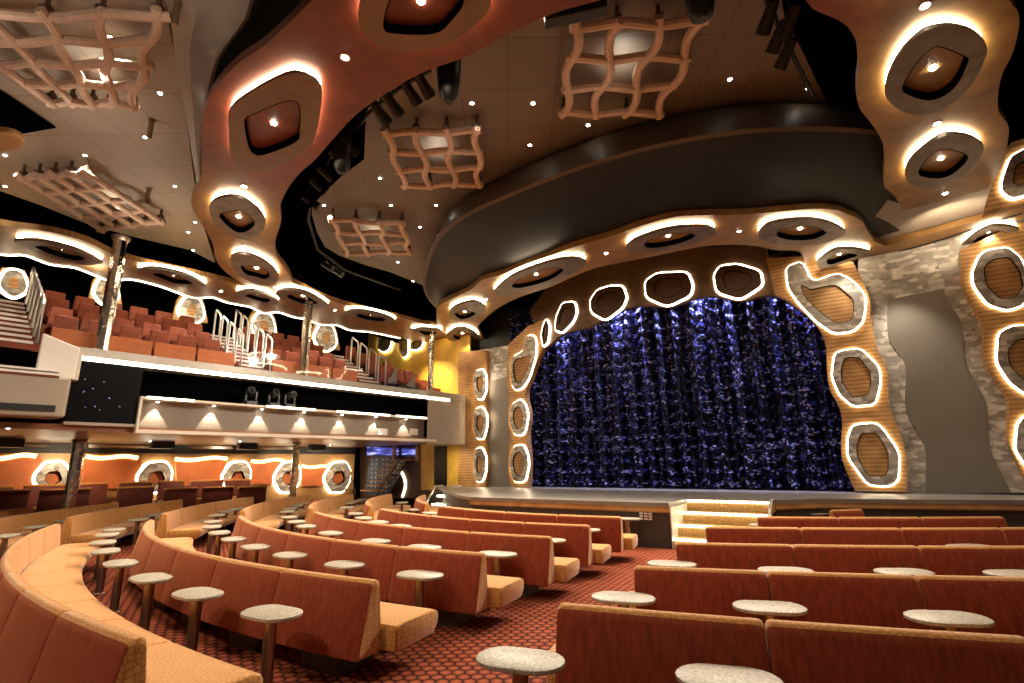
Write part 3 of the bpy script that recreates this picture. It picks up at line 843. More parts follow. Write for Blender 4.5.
st = thing('stage_steps', 'gold-fronted stage steps with glowing white nosings at the corner of the stage front', 'steps', stp(wid / 2, -.4, 0))
for k in range(4):
    zt = ZS - .25 * k - .02; ne = -1.35 + .44 * k
    bm = bmesh.new(); add_box(bm, 0.02, wid, ne - .5, ne, max(0.0, zt - .25), zt, stp); link_mesh('step', bm, 'step_gold', st)
    bm = bmesh.new(); add_box(bm, 0.03, wid - .02, ne, ne + .03, zt - .035, zt + .01, stp); link_mesh('step_light', bm, 'led_soft', st)
bm = bmesh.new(); add_box(bm, .0, .03, -1.8, -.02, 0, ZS - .1, stp); link_mesh('side_wall', bm, 'cream', st)
bm = bmesh.new(); add_tube(bm, [stp(wid, -1.75, ZS + .02), stp(wid, -1.35, ZS + .02), stp(wid + .03, -.05, .3)], .035); link_mesh('side_frame', bm, 'steel', st, True)
# little lit steps at the far left of the stage
p2 = on_level(434, 488, 1.0); p2.z = 0; p2 = p2 + aV * 1.1 + eV * .75
st = thing('side_steps', 'small steel-framed stage steps with lit treads in front of the black door', 'steps', p2)
for k in range(3):
    bm = bmesh.new(); add_box(bm, -.1, .75, .28 * k, .28 * k + .3, .1 + .3 * k, .16 + .3 * k, lambda x, y, z: p2 + eV * x - aV * y + V3((0, 0, z))); link_mesh('tread', bm, 'led_soft', st)
for s_ in (-.14, .78):
    bm = bmesh.new(); add_tube(bm, [p2 + eV * s_ + V3((0, 0, 0)), p2 + eV * s_ + V3((0, 0, .5)), p2 + eV * s_ - aV * .5 + V3((0, 0, 1.1)), p2 + eV * s_ - aV * .95 + V3((0, 0, 1.1))], .04); link_mesh('side_rail', bm, 'steel', st, True)
# speaker grille in the stage front
ctr = on_level(665, 507, .9)
bm = bmesh.new()
for i in range(3):
    for j in range(3):
        c = V3((3.0, 12.72, .75)) + eV * (.11 * i) + V3((0, 0, -.06 * j)) + aV * .02
        add_box(bm, -.04, .04, 0, .02, -.02, .02, lambda x, y, z: c + eV * x + aV * y + V3((0, 0, z)))
tag(link_mesh('vent_grille', bm, 'white_paint'), 'small pale vent grille in the dark stage front', 'vent')

# ================================================================== BANQUETTES
R_ = [17.32, 15.4, 13.68, 12.05, 10.5, 8.95, 7.65]
BACK = [(-.13, .22), (-.135, .25), (-.02, .80), (0.0, .85), (.03, .872), (.07, .876), (.11, .86), (.125, .82), (.165, .47), (.17, .22)]
SEAT = [(.17, .24), (.17, .43), (.19, .455), (.30, .47), (.72, .465), (.82, .455), (.875, .43), (.895, .39), (.885, .32), (.82, .24), (.78, .225), (.2, .225)]


def sweep(bm, prof, r, A0, A1, steps, gap=.006, two=False, cen=None):
    c0_ = V3(cen) - V3((CX, CY, 0)) if cen is not None else V3()
    L = math.radians(A1 - A0) * r
    ds = [gap, gap + .012, gap + .035] + [gap + .035 + (L - 2 * gap - .07) * k / steps for k in range(1, steps)] + [L - gap - .035, L - gap - .012, L - gap]
    n = len(prof); cq = sum(p[0] for p in prof) / n; cz = sum(p[1] for p in prof) / n
    rows = []
    for k, d in enumerate(ds):
        a = A0 + math.degrees(d / r); e = min(k, len(ds) - 1 - k); sh = (.030, .008, 0)[e] if e < 3 else 0
        row = []
        for q, z in prof:
            l = math.hypot(q - cq, z - cz) or 1
            qq = q - (q - cq) / l * sh; zz = z - (z - cz) / l * sh
            row.append(bm.verts.new(pol(r - qq, a, zz) + c0_))
        rows.append(row)
    for A, B in zip(rows, rows[1:]):
        for k in range(n):
            f = bm.faces.new((A[k], A[(k + 1) % n], B[(k + 1) % n], B[k]))
            if two and k in (0, 1, 2): f.material_index = 1
    bm.faces.new(rows[0]); bm.faces.new(rows[-1])


def banquette(r, A0, A1, label, group, seg=1.35, ext=0, cen=None):
    nseg = max(1, round(math.radians(A1 - A0) * r / seg))
    root = thing('banquette_row', label, 'sofa', pol(r - .4, (A0 + A1) / 2, 0) + (V3(cen) - V3((CX, CY, 0)) if cen is not None else V3()), group)
    st = (A1 - A0) / nseg
    for k in range(nseg):
        bm = bmesh.new(); sweep(bm, BACK, r, A0 + st * k, A0 + st * (k + 1), 4, two=True, cen=cen); link_mesh('back_cushion', bm, ['gold_fabric', 'rust_velvet'], root, True)
        bm = bmesh.new(); sweep(bm, SEAT, r, A0 + st * k - (math.degrees(.17 / r) if ext < 0 and k == 0 else 0), A0 + st * (k + 1) + (math.degrees(.17 / r) if ext > 0 and k == nseg - 1 else 0), 4, cen=cen); link_mesh('seat_cushion', bm, 'gold_fabric', root, True)
        bm = bmesh.new(); m = math.degrees(.28 / r) if nseg > 1 else 0
        a, b = A0 + st * (k + .28), A0 + st * (k + .72)
        sweep(bm, [(.02, 0), (.02, .23), (.5, .23), (.5, 0)], r, a, b, 2, cen=cen); link_mesh('plinth', bm, 'plinth', root)
    return root


def adeg(px, z=.87):
    q = on_level(*px, z); return math.degrees(math.atan2(q.x - CX, CY - q.y))


# left block: backs towards the camera, right ends on the aisle
Lr = [adeg((129, 641)), adeg((375, 581)), adeg((482, 554)), adeg((551, 537)), adeg((593, 524)), adeg((623, 516))]
Ll = [-62.0, -61.5, -60.5, -60, -59.5, -58.5]
def arc3(a, b, c):
    d = 2 * (a.x * (b.y - c.y) + b.x * (c.y - a.y) + c.x * (a.y - b.y))
    x = (a.xy.length_squared * (b.y - c.y) + b.xy.length_squared * (c.y - a.y) + c.xy.length_squared * (a.y - b.y)) / d
    y = (a.xy.length_squared * (c.x - b.x) + b.xy.length_squared * (a.x - c.x) + c.xy.length_squared * (b.x - a.x)) / d
    return V3((x, y, 0))


q3 = [on_level(*p, .87) for p in ((54, 524), (2, 557), (129, 641))]
q3 = [V3((q.x, q.y, 0)) for q in q3]; cen0 = arc3(*q3); rad0 = (q3[0] - cen0).length
A_ = [math.degrees(math.atan2(q.x - cen0.x, cen0.y - q.y)) for q in q3]
banquette(rad0, A_[0], A_[2], 'curved rust-backed banquette row of the left block, first from the camera', 'banquettes of the left block', ext=1, cen=cen0)
for k in range(1, 6):
    banquette(R_[k], Ll[k], Lr[k], 'curved rust-backed banquette row of the left block, %s from the camera' % ORD[k], 'banquettes of the left block', ext=1)
# far-left block across the radial aisle: golden fronts face the stage
Fs = [-68.0, -67.5, -67, -66.5, -66, -65.5]
Fe = [-89, -93, -97, -98, -98, -93]
for k in range(6):
    banquette(R_[k], Fe[k], Fs[k], 'golden-fronted banquette row of the block under the balcony, %s from the back wall' % ORD[k + 2], 'banquettes under the balcony')
banquette(18.85, -86, -60, 'golden-fronted banquette row of the block under the balcony, second from the back wall', 'banquettes under the balcony')
banquette(20.4, -81.5, -60, 'darkest banquette row of the block under the balcony, first from the back wall', 'banquettes under the balcony')
# right block
Rl = [adeg((556, 605)), adeg((633, 567)), adeg((675, 543)), adeg((705, 527)), adeg((757, 517))]
RR = [15.65, 13.98, 12.27, 10.6, 9.0]
Rends = [((556, 605), (1024, 640), 3.0), ((633, 567), (1024, 579), 3.0), ((675, 543), (1024, 547), 3.2), ((705, 527), (1024, 528), 2.6), ((757, 517), (1005, 517), 0)]
for k, (pa, pb, extra) in enumerate(Rends):
    qa, qb = on_level(*pa, .87), on_level(*pb, .87)
    qa.z = qb.z = 0
    rad = 22.0; ch = (qb - qa); m_ = (qa + qb) / 2; nv = V3((-ch.y, ch.x, 0)).normalized()
    cen = m_ + nv * math.sqrt(rad * rad - (ch.length / 2) ** 2)
    A_ = [math.degrees(math.atan2(q.x - cen.x, cen.y - q.y)) for q in (qa, qb)]
    banquette(rad, A_[0], A_[1] + math.degrees(extra / rad), 'straight-looking rust banquette row of the right block, %s from the camera' % ORD[k], 'banquettes of the right block', ext=-1, cen=cen)
banquette(7.62, adeg((830, 510)), adeg((873, 510)), 'single short rust banquette right in front of the stage', 'banquettes of the right block')
# short upright seat end near the little stage steps
q = on_level(460, 497, .87)

# ================================================================== COCKTAIL TABLES
tp = thing('cocktail_table', None, 'table')


def stadium(hw, hd, n=10):
    o = []
    for k in range(n + 1): t = -PI / 2 + PI * k / n; o.append((hw - hd + hd * math.cos(t), hd * math.sin(t)))
    for k in range(n + 1): t = PI / 2 + PI * k / n; o.append((-hw + hd + hd * math.cos(t), hd * math.sin(t)))
    return o


bm = bmesh.new(); W = Plane((0, 0, 0), (1, 0, 0), (0, 1, 0), (0, 0, 1))
lo = stadium(.31, .195); l2 = stadium(.295, .18)
A = [bm.verts.new((x, y, 0.620)) for x, y in l2]; B = [bm.verts.new((x, y, 0.630)) for x, y in lo]; C = [bm.verts.new((x, y, 0.652)) for x, y in lo]; D = [bm.verts.new((x, y, 0.660)) for x, y in l2]
for U_, V_ in ((A, B), (B, C), (C, D)):
    for i in range(len(U_)): bm.faces.new((U_[i], U_[(i + 1) % len(U_)], V_[(i + 1) % len(U_)], V_[i]))
bm.faces.new(A); bm.faces.new(D)
ch = [link_mesh('table_top', bm, 'stone', tp, True, True)]
bm = bmesh.new(); add_lathe(bm, [(.055, .012), (.055, .59), (.12, .605), (.12, .62)], 20); ch.append(link_mesh('pole', bm, 'bronze_pole', tp, True, True))
bm = bmesh.new(); add_lathe(bm, [(.075, 0), (.075, .012), (.06, .02)], 20); ch.append(link_mesh('base_flange', bm, 'steel', tp, True, True))
first_table = [True]; TZH = .66


def put_table(px, label, group):
    q = on_level(*px, TZH)
    for rr in (R_ if q.x < 0.9 * (q.y - 3.2) else RR):
        d = math.hypot(q.x - CX, q.y - CY)
        if rr - .9 < d < rr + .33 and q.y < 14:
            k = (rr + .33) / d; q = V3((CX + (q.x - CX) * k, CY + (q.y - CY) * k, 0)) if d > rr - .55 else q
    if first_table[0]:
        r = tp; first_table[0] = False
    else:
        r = tp.copy(); col.objects.link(r)
        for c in ch:
            d = c.copy(); d.parent = r; col.objects.link(d)
    r.location = (q.x, q.y, 0); r.rotation_euler.z = math.atan2(q.x - CX, CY - q.y)
    tag(r, label, 'table', group)


TB = {
 'behind the second row of the left block': [(272, 611), (198, 592), (151, 576.5), (121, 562), (105.8, 550), (103, 541.5), (107, 534), (114, 529)],
 'behind the third row of the left block': [(420, 573.5), (349.4, 562.4), (297, 553), (259, 545.5), (236, 538), (219.6, 531.8), (211.8, 526), (212.5, 521), (217, 514.5), (226, 511), (236, 508.5)],
 'behind the fourth row of the left block': [(503, 551), (435, 544), (390.4, 538), (343.5, 531), (312.6, 525), (296.6, 521), (289, 516.5), (287, 511), (290.5, 508), (296.5, 505), (303, 503)],
 'behind the fifth row of the left block': [(558, 536), (498, 531), (455, 528), (416.8, 523.5), (389, 520.5), (370, 517), (356, 513), (346.5, 507), (350, 502.5), (355.5, 500.5), (362, 499)],
 'behind the sixth row of the left block': [(595.6, 525), (449, 513.5), (430.5, 512.3), (416, 509), (402, 502)],
 'in the front space before the last left row': [(627, 518)],
 'among the seats under the balcony': [(6, 535), (36, 526), (66, 520), (138, 519), (153, 514.5), (164, 512.5)],
 'behind the first row of the right block': [(520, 657), (728, 676)],
 'behind the second row of the right block': [(623, 596), (768, 604.5), (947, 616)],
 'behind the third row of the right block': [(671.5, 561), (780, 566), (899.6, 569.6), (1015, 572.6)],
 'behind the fourth row of the right block': [(698, 541), (784, 542.3), (874, 543.7), (969, 545.5)],
 'nearest the stage in the right block': [(750, 520), (818, 512.8)],
}
for where, pxs in TB.items():
    for i, p in enumerate(pxs):
        side = 'from the right end' if 'left' in where else 'from the left end'
        put_table(p, 'stone-topped pole table %s, %s %s' % (where, ORD[i], side) if len(pxs) > 1 else 'lone stone-topped pole table ' + where, 'cocktail tables')

# ================================================================== BALCONY (straight, left)
LEN = (B1 - B0).length + .6


def bbox(bm, s0, s1, n0, n1, z0, z1): add_box(bm, s0, s1, n0, n1, z0, z1, lambda x, y, z: bal(x, y, z))


# underside and slab
bm = bmesh.new(); bbox(bm, -9, LEN, .1, 9, 2.86, 3.0); structure('ceiling_soffit', bm, 'brown_soffit')
bm = bmesh.new(); bbox(bm, -9, LEN - .1, .65, 9, 3.0, 4.72); structure('balcony_slab', bm, 'void_black')
bm = bmesh.new(); bbox(bm, -.05, LEN, 0, .8, 4.55, 4.62)
vs = add_box(bm, -.05, LEN, .02, .8, 4.62, 4.9, lambda x, y, z: bal(x, y + (.0 if z < 4.7 else .22 if y < .4 else 0), z))
structure('balcony_parapet', bm, 'parapet_taupe')
bm = bmesh.new(); bbox(bm, -.05, LEN - .9, -.02, .0, 4.53, 4.63); tag(link_mesh('lit_slab_strip', bm, 'led_soft'), 'long white glowing strip standing in for the lit slab under the balcony parapet', 'light')  # glowing strip put in for the light on the white slab
# rounded end drum of the balcony
bm = bmesh.new(); rows = []
for k in range(15):
    t = -PI / 2 + PI * k / 14 * .9
    c = bal(LEN - .3, .95, 0) + bd * (.95 * math.cos(t)) + bn * (.95 * math.sin(t))
    rows.append([bm.verts.new(c + V3((0, 0, z))) for z in (2.75, 4.88)])
pre = [bal(11.15, 0.0, 0)]
rows = [[bm.verts.new(p + V3((0, 0, z))) for z in (2.75, 4.88)] for p in pre] + rows
for A, B in zip(rows, rows[1:]): bm.faces.new((A[0], A[1], B[1], B[0]))
bm.faces.new([r[1] for r in rows]); bm.faces.new([r[0] for r in rows][::-1])
structure('balcony_end', bm, 'taupe_wall')
# recessed lit wall with downlights
bm = bmesh.new(); bbox(bm, 1.42, 11.2, .25, .4, 2.95, 3.72); structure('wall_balcony_recess', bm, 'recess_taupe')
bm = bmesh.new(); bbox(bm, 1.37, 11.1, -.12, .45, 3.70, 3.76); structure('trim_4', bm, 'cream').name = 'trim_shelf'
bm = bmesh.new(); bbox(bm, 1.37, 11.6, -.1, .4, 2.83, 2.92); structure('trim_5', bm, 'cream').name = 'trim_ledge'
bm = bmesh.new(); bbox(bm, 1.42, 11.2, .2, .26, 2.93, 3.0); structure('trim_6', bm, 'black').name = 'trim_gap'
bm = bmesh.new(); bbox(bm, 1.37, 1.42, -.1, .4, 2.9, 3.76); structure('trim_7', bm, 'cream').name = 'trim_end'
dxs = [158, 214, 262, 304, 342, 376, 406]
for i, x in enumerate(dxs):
    s = bpx(x, 400 + (x - 158) * .09, 0.1)[0]
    o = thing('wall_downlight', 'small downlight throwing a white cone on the balcony front, %s from the left' % ORD[i], 'light', bal(s, .1, 3.69), 'balcony front downlights')
    bm = bmesh.new(); add_lathe(bm, [(.06, 0), (.06, -.03), (.045, -.035)], 14, bal(s, .1, 3.70)); link_mesh('housing', bm, 'steel', o, True)
    bm = bmesh.new(); add_lathe(bm, [(.04, 0), (.03, -.01)], 12, bal(s, .1, 3.664)); link_mesh('lens', bm, 'lamp_white', o, True)
    spot('downlight_lamp', bal(s, .13, 3.645), bal(s, .16, 2.9), 170, 62, .12, (1, .9, .75), .015)
for s0, s1, i in ((1.5, 2.6, 0), (4.6, 6.2, 1), (7.0, 9.2, 2), (9.5, 11.0, 3)):
    bm = bmesh.new(); bbox(bm, s0, s1, -.14, -.11, 3.71, 3.77)
    tag(link_mesh('shelf_light', bm, 'led_warm'), 'bright light line on the balcony front shelf, %s from the left' % ORD[i], 'light', 'shelf light lines')
# little white cards under the shelf on the right
for i, x in enumerate((383, 414)):
    s, z = bpx(x, 432, .2)
    bm = bmesh.new(); bbox(bm, s - .2, s + .2, .19, .24, z - .12, z + .13)
    bevel(bm, .01); tag(link_mesh('wall_box', bm, 'white_paint'), 'small pale box on the lit balcony front, %s of two' % ('left', 'right')[i], 'box', 'pale boxes on the balcony front')
# black screen
o = thing('wall_screen', 'black glossy screen on the balcony front left of the downlit wall', 'screen', bal(.68, 0, 3.0))
bm = bmesh.new(); bbox(bm, -.02, 1.36, .0, .2, 3.06, 4.5); link_mesh('panel', bm, 'black_gloss', o)
bm = bmesh.new(); bbox(bm, -.05, 1.40, -.04, .3, 2.98, 3.05); link_mesh('frame', bm, 'taupe_wall', o)
bm = bmesh.new()
for k in range(10):
    s = .15 + 1.0 * random.random(); z = 3.3 + .9 * random.random()
    bbox(bm, s, s + .012 + .02 * random.random(), -.01, .0, z, z + .01)
link_mesh('glint_dots', bm, 'star_blue', o)  # glowing dots put in for specks of reflection on the panel
# moving head lights on the shelf
mh = [252, 275, 291]
for i, x in enumerate(mh):
    s = bpx(x, 399, .0)[0]
    o = thing('moving_head_light', 'black moving-head stage light on the balcony shelf, %s' % ('leftmost', 'middle', 'rightmost')[i], 'stage light', bal(s, .1, 3.76), 'moving-head lights')
    bm = bmesh.new(); bbox(bm, s - .17, s + .17, -.05, .25, 3.76, 3.88); bevel(bm, .02); link_mesh('base', bm, 'black_metal', o)
    bm = bmesh.new()
    for q in (-.17, .13): bbox(bm, s + q, s + q + .04, .05, .16, 3.88, 4.16)
    link_mesh('yoke', bm, 'black_metal', o)
    bm = bmesh.new(); add_lathe(bm, [(.05, -.16), (.10, -.14), (.125, 0), (.115, .16), (.1, .2), (.07, .2)], 16, bal(s, .1, 4.15), (-bn + V3((0, 0, .35)) + bd * (.4 * (i - 1)))); hd_ = link_mesh('head', bm, 'black_metal', o, True)
    hx = (-bn + V3((0, 0, .35)) + bd * (.4 * (i - 1))).normalized()
    bm = bmesh.new(); add_lathe(bm, [(.075, .19), (.06, .215), (.001, .22)], 16, bal(s, .1, 4.15), hx); link_mesh('lens', bm, 'black_gloss', hd_, True)

# taupe control box projecting at the far left, and its white return
bm = bmesh.new(); bbox(bm, -5, -.12, -.5, 1.2, 3.1, 4.0); bevel(bm, .06, 3); structure('wall_booth', bm, 'taupe_wall')
bm = bmesh.new(); bbox(bm, -5, -.32, -.53, -.49, 3.22, 3.36); structure('trim_8', bm, 'black').name = 'trim_vent_slot'
bm = bmesh.new(); bbox(bm, -5, -.35, -.52, -.3, 4.03, 4.08); bbox(bm, -5, -.35, -.50, -.2, 4.12, 4.16); structure('trim_9', bm, 'white_paint').name = 'trim_booth'
bm = bmesh.new(); bbox(bm, -5, -.35, -.51, -.3, 3.99, 4.02); structure('trim_10', bm, 'balcony_fabric').name = 'trim_red_line'
bm = bmesh.new()
add_box(bm, -.75, -.05, -.06, .06, 4.0, 4.75, lambda x, y, z: bal(x, y - .3 + (x + .05) * -.5 * 0, z + (.25 * (-(x + .05) / .7) if z > 4.4 else 0)))
bevel(bm, .03, 3); structure('parapet_return', bm, 'white_paint')
bm = bmesh.new(); bbox(bm, -.1, .02, -.34, .1, 4.0, 4.75); structure('parapet_corner', bm, 'cream')

# tiers and balcony back
TN = [.85, 1.75, 2.55, 3.35, 4.15]; TZ = [4.95, 5.35, 5.8, 6.2, 6.5]
for i in range(4):
    bm = bmesh.new(); bbox(bm, -6, LEN + .2, TN[i], 6.0 if i == 3 else TN[i + 1] + .05, 4.72, TZ[i]); structure('balcony_tier', bm, 'balcony_fabric')
bm = bmesh.new(); bbox(bm, -9, bpx(368, 345, 4.9)[0], 4.9, 5.1, 4.7, 11); structure('wall_balcony', bm, 'void_black')

# pillars
pil = [('pillar', 'tall hammered chrome pillar at the left front of the balcony', (112, 290), .6, 4.7, 8.1, .16, 1),
       ('pillar', 'hammered chrome pillar in the middle of the balcony front', (306, 340), .6, 4.7, 7.8, .14, 1),
       ('pillar', 'slim chrome pillar at the right end of the balcony by the yellow wall', (431, 366), .6, 4.7, 7.8, .11, 1),
       ('pillar', 'chrome pillar under the balcony at the left among the dark booths', (75, 470), 5.0, 0, 2.9, .17, 0),
       ('pillar', 'chrome pillar under the balcony between orange panels and ladder', (295, 467), 3.6, 0, 2.9, .13, 0)]
for nm, lab, p, n_, za, zb, r, _ in pil:
    s = bpx(*p, n_)[0]
    o = thing('chrome_pillar', lab, 'pillar', bal(s, n_, za), 'chrome pillars')
    bm = bmesh.new(); add_lathe(bm, [(r, 0), (r * 1.02, .5), (r, 1.2), (r * 1.02, 2.0), (r, zb - za)], 9, bal(s, n_, za)); link_mesh('shaft', bm, 'chrome', o)
    bm = bmesh.new(); add_lathe(bm, [(r * 1.5, 0), (r * 1.5, .05), (r * 1.1, .1)], 18, bal(s, n_, za)); link_mesh('base_collar', bm, 'bronze_pole', o, True)
    bm = bmesh.new(); add_lathe(bm, [(r * 1.1, -.12), (r * 1.4, -.04), (r * 1.4, 0)], 18, bal(s, n_, zb)); link_mesh('top_collar', bm, 'bronze_pole', o, True)

# balcony stairs with white nosings
def stairs(s0, s1, label):
    o = thing('balcony_stairs', label, 'stairs', bal((s0 + s1) / 2, .9, 4.75), 'balcony stairs')
    for k in range(9):
        n_ = .7 + .37 * k; z = 4.95 + .2 * k
        bm = bmesh.new(); bbox(bm, s0, s1, n_, n_ + .4, z - .2, z); link_mesh('step', bm, 'balcony_fabric', o)
        bm = bmesh.new(); bbox(bm, s0 + .01, s1 - .01, n_ - .02, n_ + .06, z - .05, z + .012); link_mesh('nosing', bm, 'white_paint', o)


smid = (bpx(233, 350, 1.6)[0], bpx(258, 352, 1.6)[0])
srt = (bpx(352, 362, 1.6)[0], bpx(372, 364, 1.6)[0])
slf = (-2.6, -.75)
stairs(*slf, 'balcony stairs with white nosings at the left edge beside the white parapet')
stairs(*smid, 'balcony stairs with white nosings in the middle of the red seats')
stairs(*srt, 'balcony stairs with white nosings at the right end near the yellow wall')


def hoop(s, n_, z, label, h=1.1, w=.5):
    rise = .24
    bm = bmesh.new()
    P = [bal(s, n_, z), bal(s, n_, z + h - .12), bal(s, n_ + .06, z + h), bal(s, n_ + w - .06, z + h + rise), bal(s, n_ + w, z + h + rise - .12), bal(s, n_ + w, z + rise)]
    add_tube(bm, P, .034, 8)
    tag(link_mesh('handrail_hoop', bm, 'steel', None, True, origin=bal(s, n_, z)), label, 'handrail', 'handrail hoops of the balcony stairs')


for nm, s, cnt in (('right side of the left stairs', slf[1] + .05, 5), ('right side of the middle stairs', smid[1] + .06, 5), ('left side of the middle stairs', smid[0] - .06, 4), ('right side of the far stairs', srt[1] + .06, 4)):
    for k in range(cnt):
        hoop(s, .75 + .66 * k, 4.95 + .35 * k, 'steel handrail hoop on the %s, %s from the bottom' % (nm, ORD[k]))

# seats
sp_ = thing('balcony_chair', None, 'seat')
bm = bmesh.new(); add_box(bm, -.28, .28, .30, .42, .30, .98)
for v in bm.verts:
    if v.co.z > .5: v.co.y += .08; v.co.x *= .86
bevel(bm, .058, 4); sc = [link_mesh('backrest', bm, 'balcony_fabric', sp_, True, True)]
bm = bmesh.new(); add_box(bm, -.27, .27, -.12, .34, .28, .44); bevel(bm, .04, 2); sc.append(link_mesh('seat_cushion', bm, 'balcony_fabric', sp_, True, True))
bm = bmesh.new(); add_box(bm, -.2, .2, -.02, .3, 0, .3); sc.append(link_mesh('pedestal', bm, 'black_metal', sp_, False, True))
ry = math.atan2(bd.y, bd.x); first = True
RN = ['front', 'second', 'third', 'back']
for row in range(4):
    for blk, (sa, sb, ref) in enumerate([(slf[1] + .35, smid[0] - .25, 'left of the middle stairs'), (smid[1] + .25, srt[0] - .2, 'between the middle and far stairs'), (srt[1] + .3, 11.8 - row * .25, 'past the far stairs')]):
        cnt = int((sb - sa) / .62)
        for k in range(cnt):
            s = sa + .31 + k * (sb - sa) / cnt
            if first: r = sp_; first = False
            else:
                r = sp_.copy(); col.objects.link(r)
                for c in sc:
                    d = c.copy(); d.parent = r; col.objects.link(d)
            r.location = bal(s, TN[row] + .35, TZ[row]); r.rotation_euler.z = ry
            tag(r, 'rust balcony seat, %s row %s, %s from left' % (RN[row], ref, ORD[k]), 'seat', 'balcony seats')
# low orange front panels of the balcony
k = 0
for sa, sb in ((slf[1] + .3, smid[0] - .15), (smid[1] + .2, srt[0] - .15)):
    n = max(1, round((sb - sa) / 1.25))
    for i in range(n):
        a = sa + (sb - sa) * i / n; b = a + (sb - sa) / n - .06
        bm = bmesh.new(); bbox(bm, a, b, .86, .92, 4.9, 5.42); bevel(bm, .015)
        tag(link_mesh('low_barrier', bm, 'panel_orange'), 'low orange panel in front of the balcony seats, %s from the left' % ORD[k], 'panel', 'low orange balcony panels'); k += 1
# glass
for i, (sa, sb) in enumerate(((.75, 3.9), (3.95, 7.4), (7.45, 11.4))):
    bm = bmesh.new(); bbox(bm, sa, sb, .30, .315, 4.9, 5.45)
    tag(link_mesh('glass_rail', bm, 'glass'), 'clear glass rail pane along the balcony parapet, %s pane' % ('left', 'middle', 'right')[i], 'railing', 'glass rail panes')
bm = bmesh.new(); add_box(bm, 0, 1, 0, .02, 0, 1, lambda x, y, z: bal(-.55 + .62 * x, -.2 + y - .3 * x, 4.75 + .55 * z + (.35 * (1 - x))))
tag(link_mesh('glass_screen', bm, 'glass'), 'angled glass screen above the white parapet return at left', 'railing')

# glowing hexagon columns at the back of the balcony
HB = Plane(bal(0, 4.35, 0), bd, (0, 0, 1), -bn)
cols = [('far left edge', (12, 277), 20), ('left of the tall chrome pillar', (105, 285), 17), ('above the middle seats', (190, 304), 18), ('right of the middle stairs', (262, 320), 17), ('beside the second chrome pillar', (324, 331), 16)]
for lab, (x, y), w in cols:
    wood = [(x - w, y + 16), (x - w * .72, y - 4), (x - w * .5, y - 10), (x + w * .62, y - 7), (x + w * .8, y), (x + w, y + 19)]
    loop = [HB.ab(*p) for p in wood]
    o = thing('hexagon_column', 'glowing wood and silver hexagon column behind the balcony seats, ' + lab, 'column', HB.pt(*centroid(loop)), 'hexagon columns behind the balcony')
    bm = bmesh.new(); add_prism(bm, HB, loop, 0, -.12); link_mesh('wood_back', bm, 'wall_wood', o)
    hx = [(x - w * .62, y + 9), (x - w * .45, y - 1), (x - w * .2, y - 6), (x + w * .35, y - 5), (x + w * .6, y + 2), (x + w * .66, y + 14), (x, y + 20)]
    ol = resample(spline([HB.ab(*p) for p in hx], 4), 36, centroid([HB.ab(*p) for p in hx])); c = centroid(ol)
    il = [(c[0] + (p[0] - c[0]) * .45, c[1] + (p[1] - c[1]) * .45) for p in ol]
    bm = bmesh.new(); add_donut(bm, HB, ol, il, .06, .1); link_mesh('silver_ring', bm, 'silver_leaf', o)
    bm = bmesh.new(); add_donut(bm, HB, offset(ol, .07), offset(ol, -.03), .005, .04); link_mesh('light_band', bm, 'led_soft', o)
# hexagon frames on the yellow wall above the balcony end
YW = Plane(WP.pt(0, 0, .05), eV, (0, 0, 1), aV)
for i, o_ in enumerate(([(379, 337), (388, 334), (391, 342), (388, 350), (382, 352), (377, 348)],
                        [(398, 336), (406, 335), (408, 344), (407, 355), (403, 358), (399, 351)],
                        [(411, 341), (419, 337), (423, 340), (421, 347), (416, 350), (410, 349)])):
    hexa(YW, 'lit hexagon frame on the yellow wall above the balcony end, %s of three' % ('left', 'middle', 'right')[i], o_, plate='silver_leaf', wood='yellow_wall')
# two grey pointed sails on the parapet end
for i, px in enumerate(([(388, 383), (397, 384), (397, 367)], [(407, 386), (415, 388), (415, 374)])):
    SA = Plane(bal(0, .5, 0), bd, (0, 0, 1), -bn)
    bm = bmesh.new(); add_prism(bm, SA, [SA.ab(*p) for p in px], 0, -.05)
    tag(link_mesh('pointed_screen', bm, 'stage_grey'), 'small grey pointed screen on the balcony end, %s of two' % ('left', 'right')[i], 'screen', 'pointed screens')

# ================================================================== UNDER THE BALCONY
WN = 8.0
UB = Plane(bal(0, WN, 0), bd, (0, 0, 1), -bn)
bm = bmesh.new(); bbox(bm, -9, bpx(354, 470, WN)[0], WN, WN + .2, 0, 2.9); structure('wall_under_balcony', bm, 'gold_brown')
bm = bmesh.new(); bbox(bm, -9, bpx(354, 470, WN)[0], WN - .06, WN, 2.52, 2.86); structure('trim_11', bm, 'black').name = 'trim_dark_band'
pans = [([(-15, 455), (36, 454), (42, 461), (30, 489), (-15, 489)], 'far left edge'), ([(85, 454), (137, 456), (141, 463), (132, 488), (80, 489)], 'right of the left chrome pillar'),
        ([(174, 457), (226, 457), (224, 466), (219, 486), (176, 486)], 'between the two middle hexagon rings'), ([(250, 459), (282, 459), (280, 466), (277, 484), (246, 484)], 'left of the second chrome pillar'),
        ([(300, 464), (331, 466), (330, 472), (328, 486), (300, 486)], 'right of the second chrome pillar')]
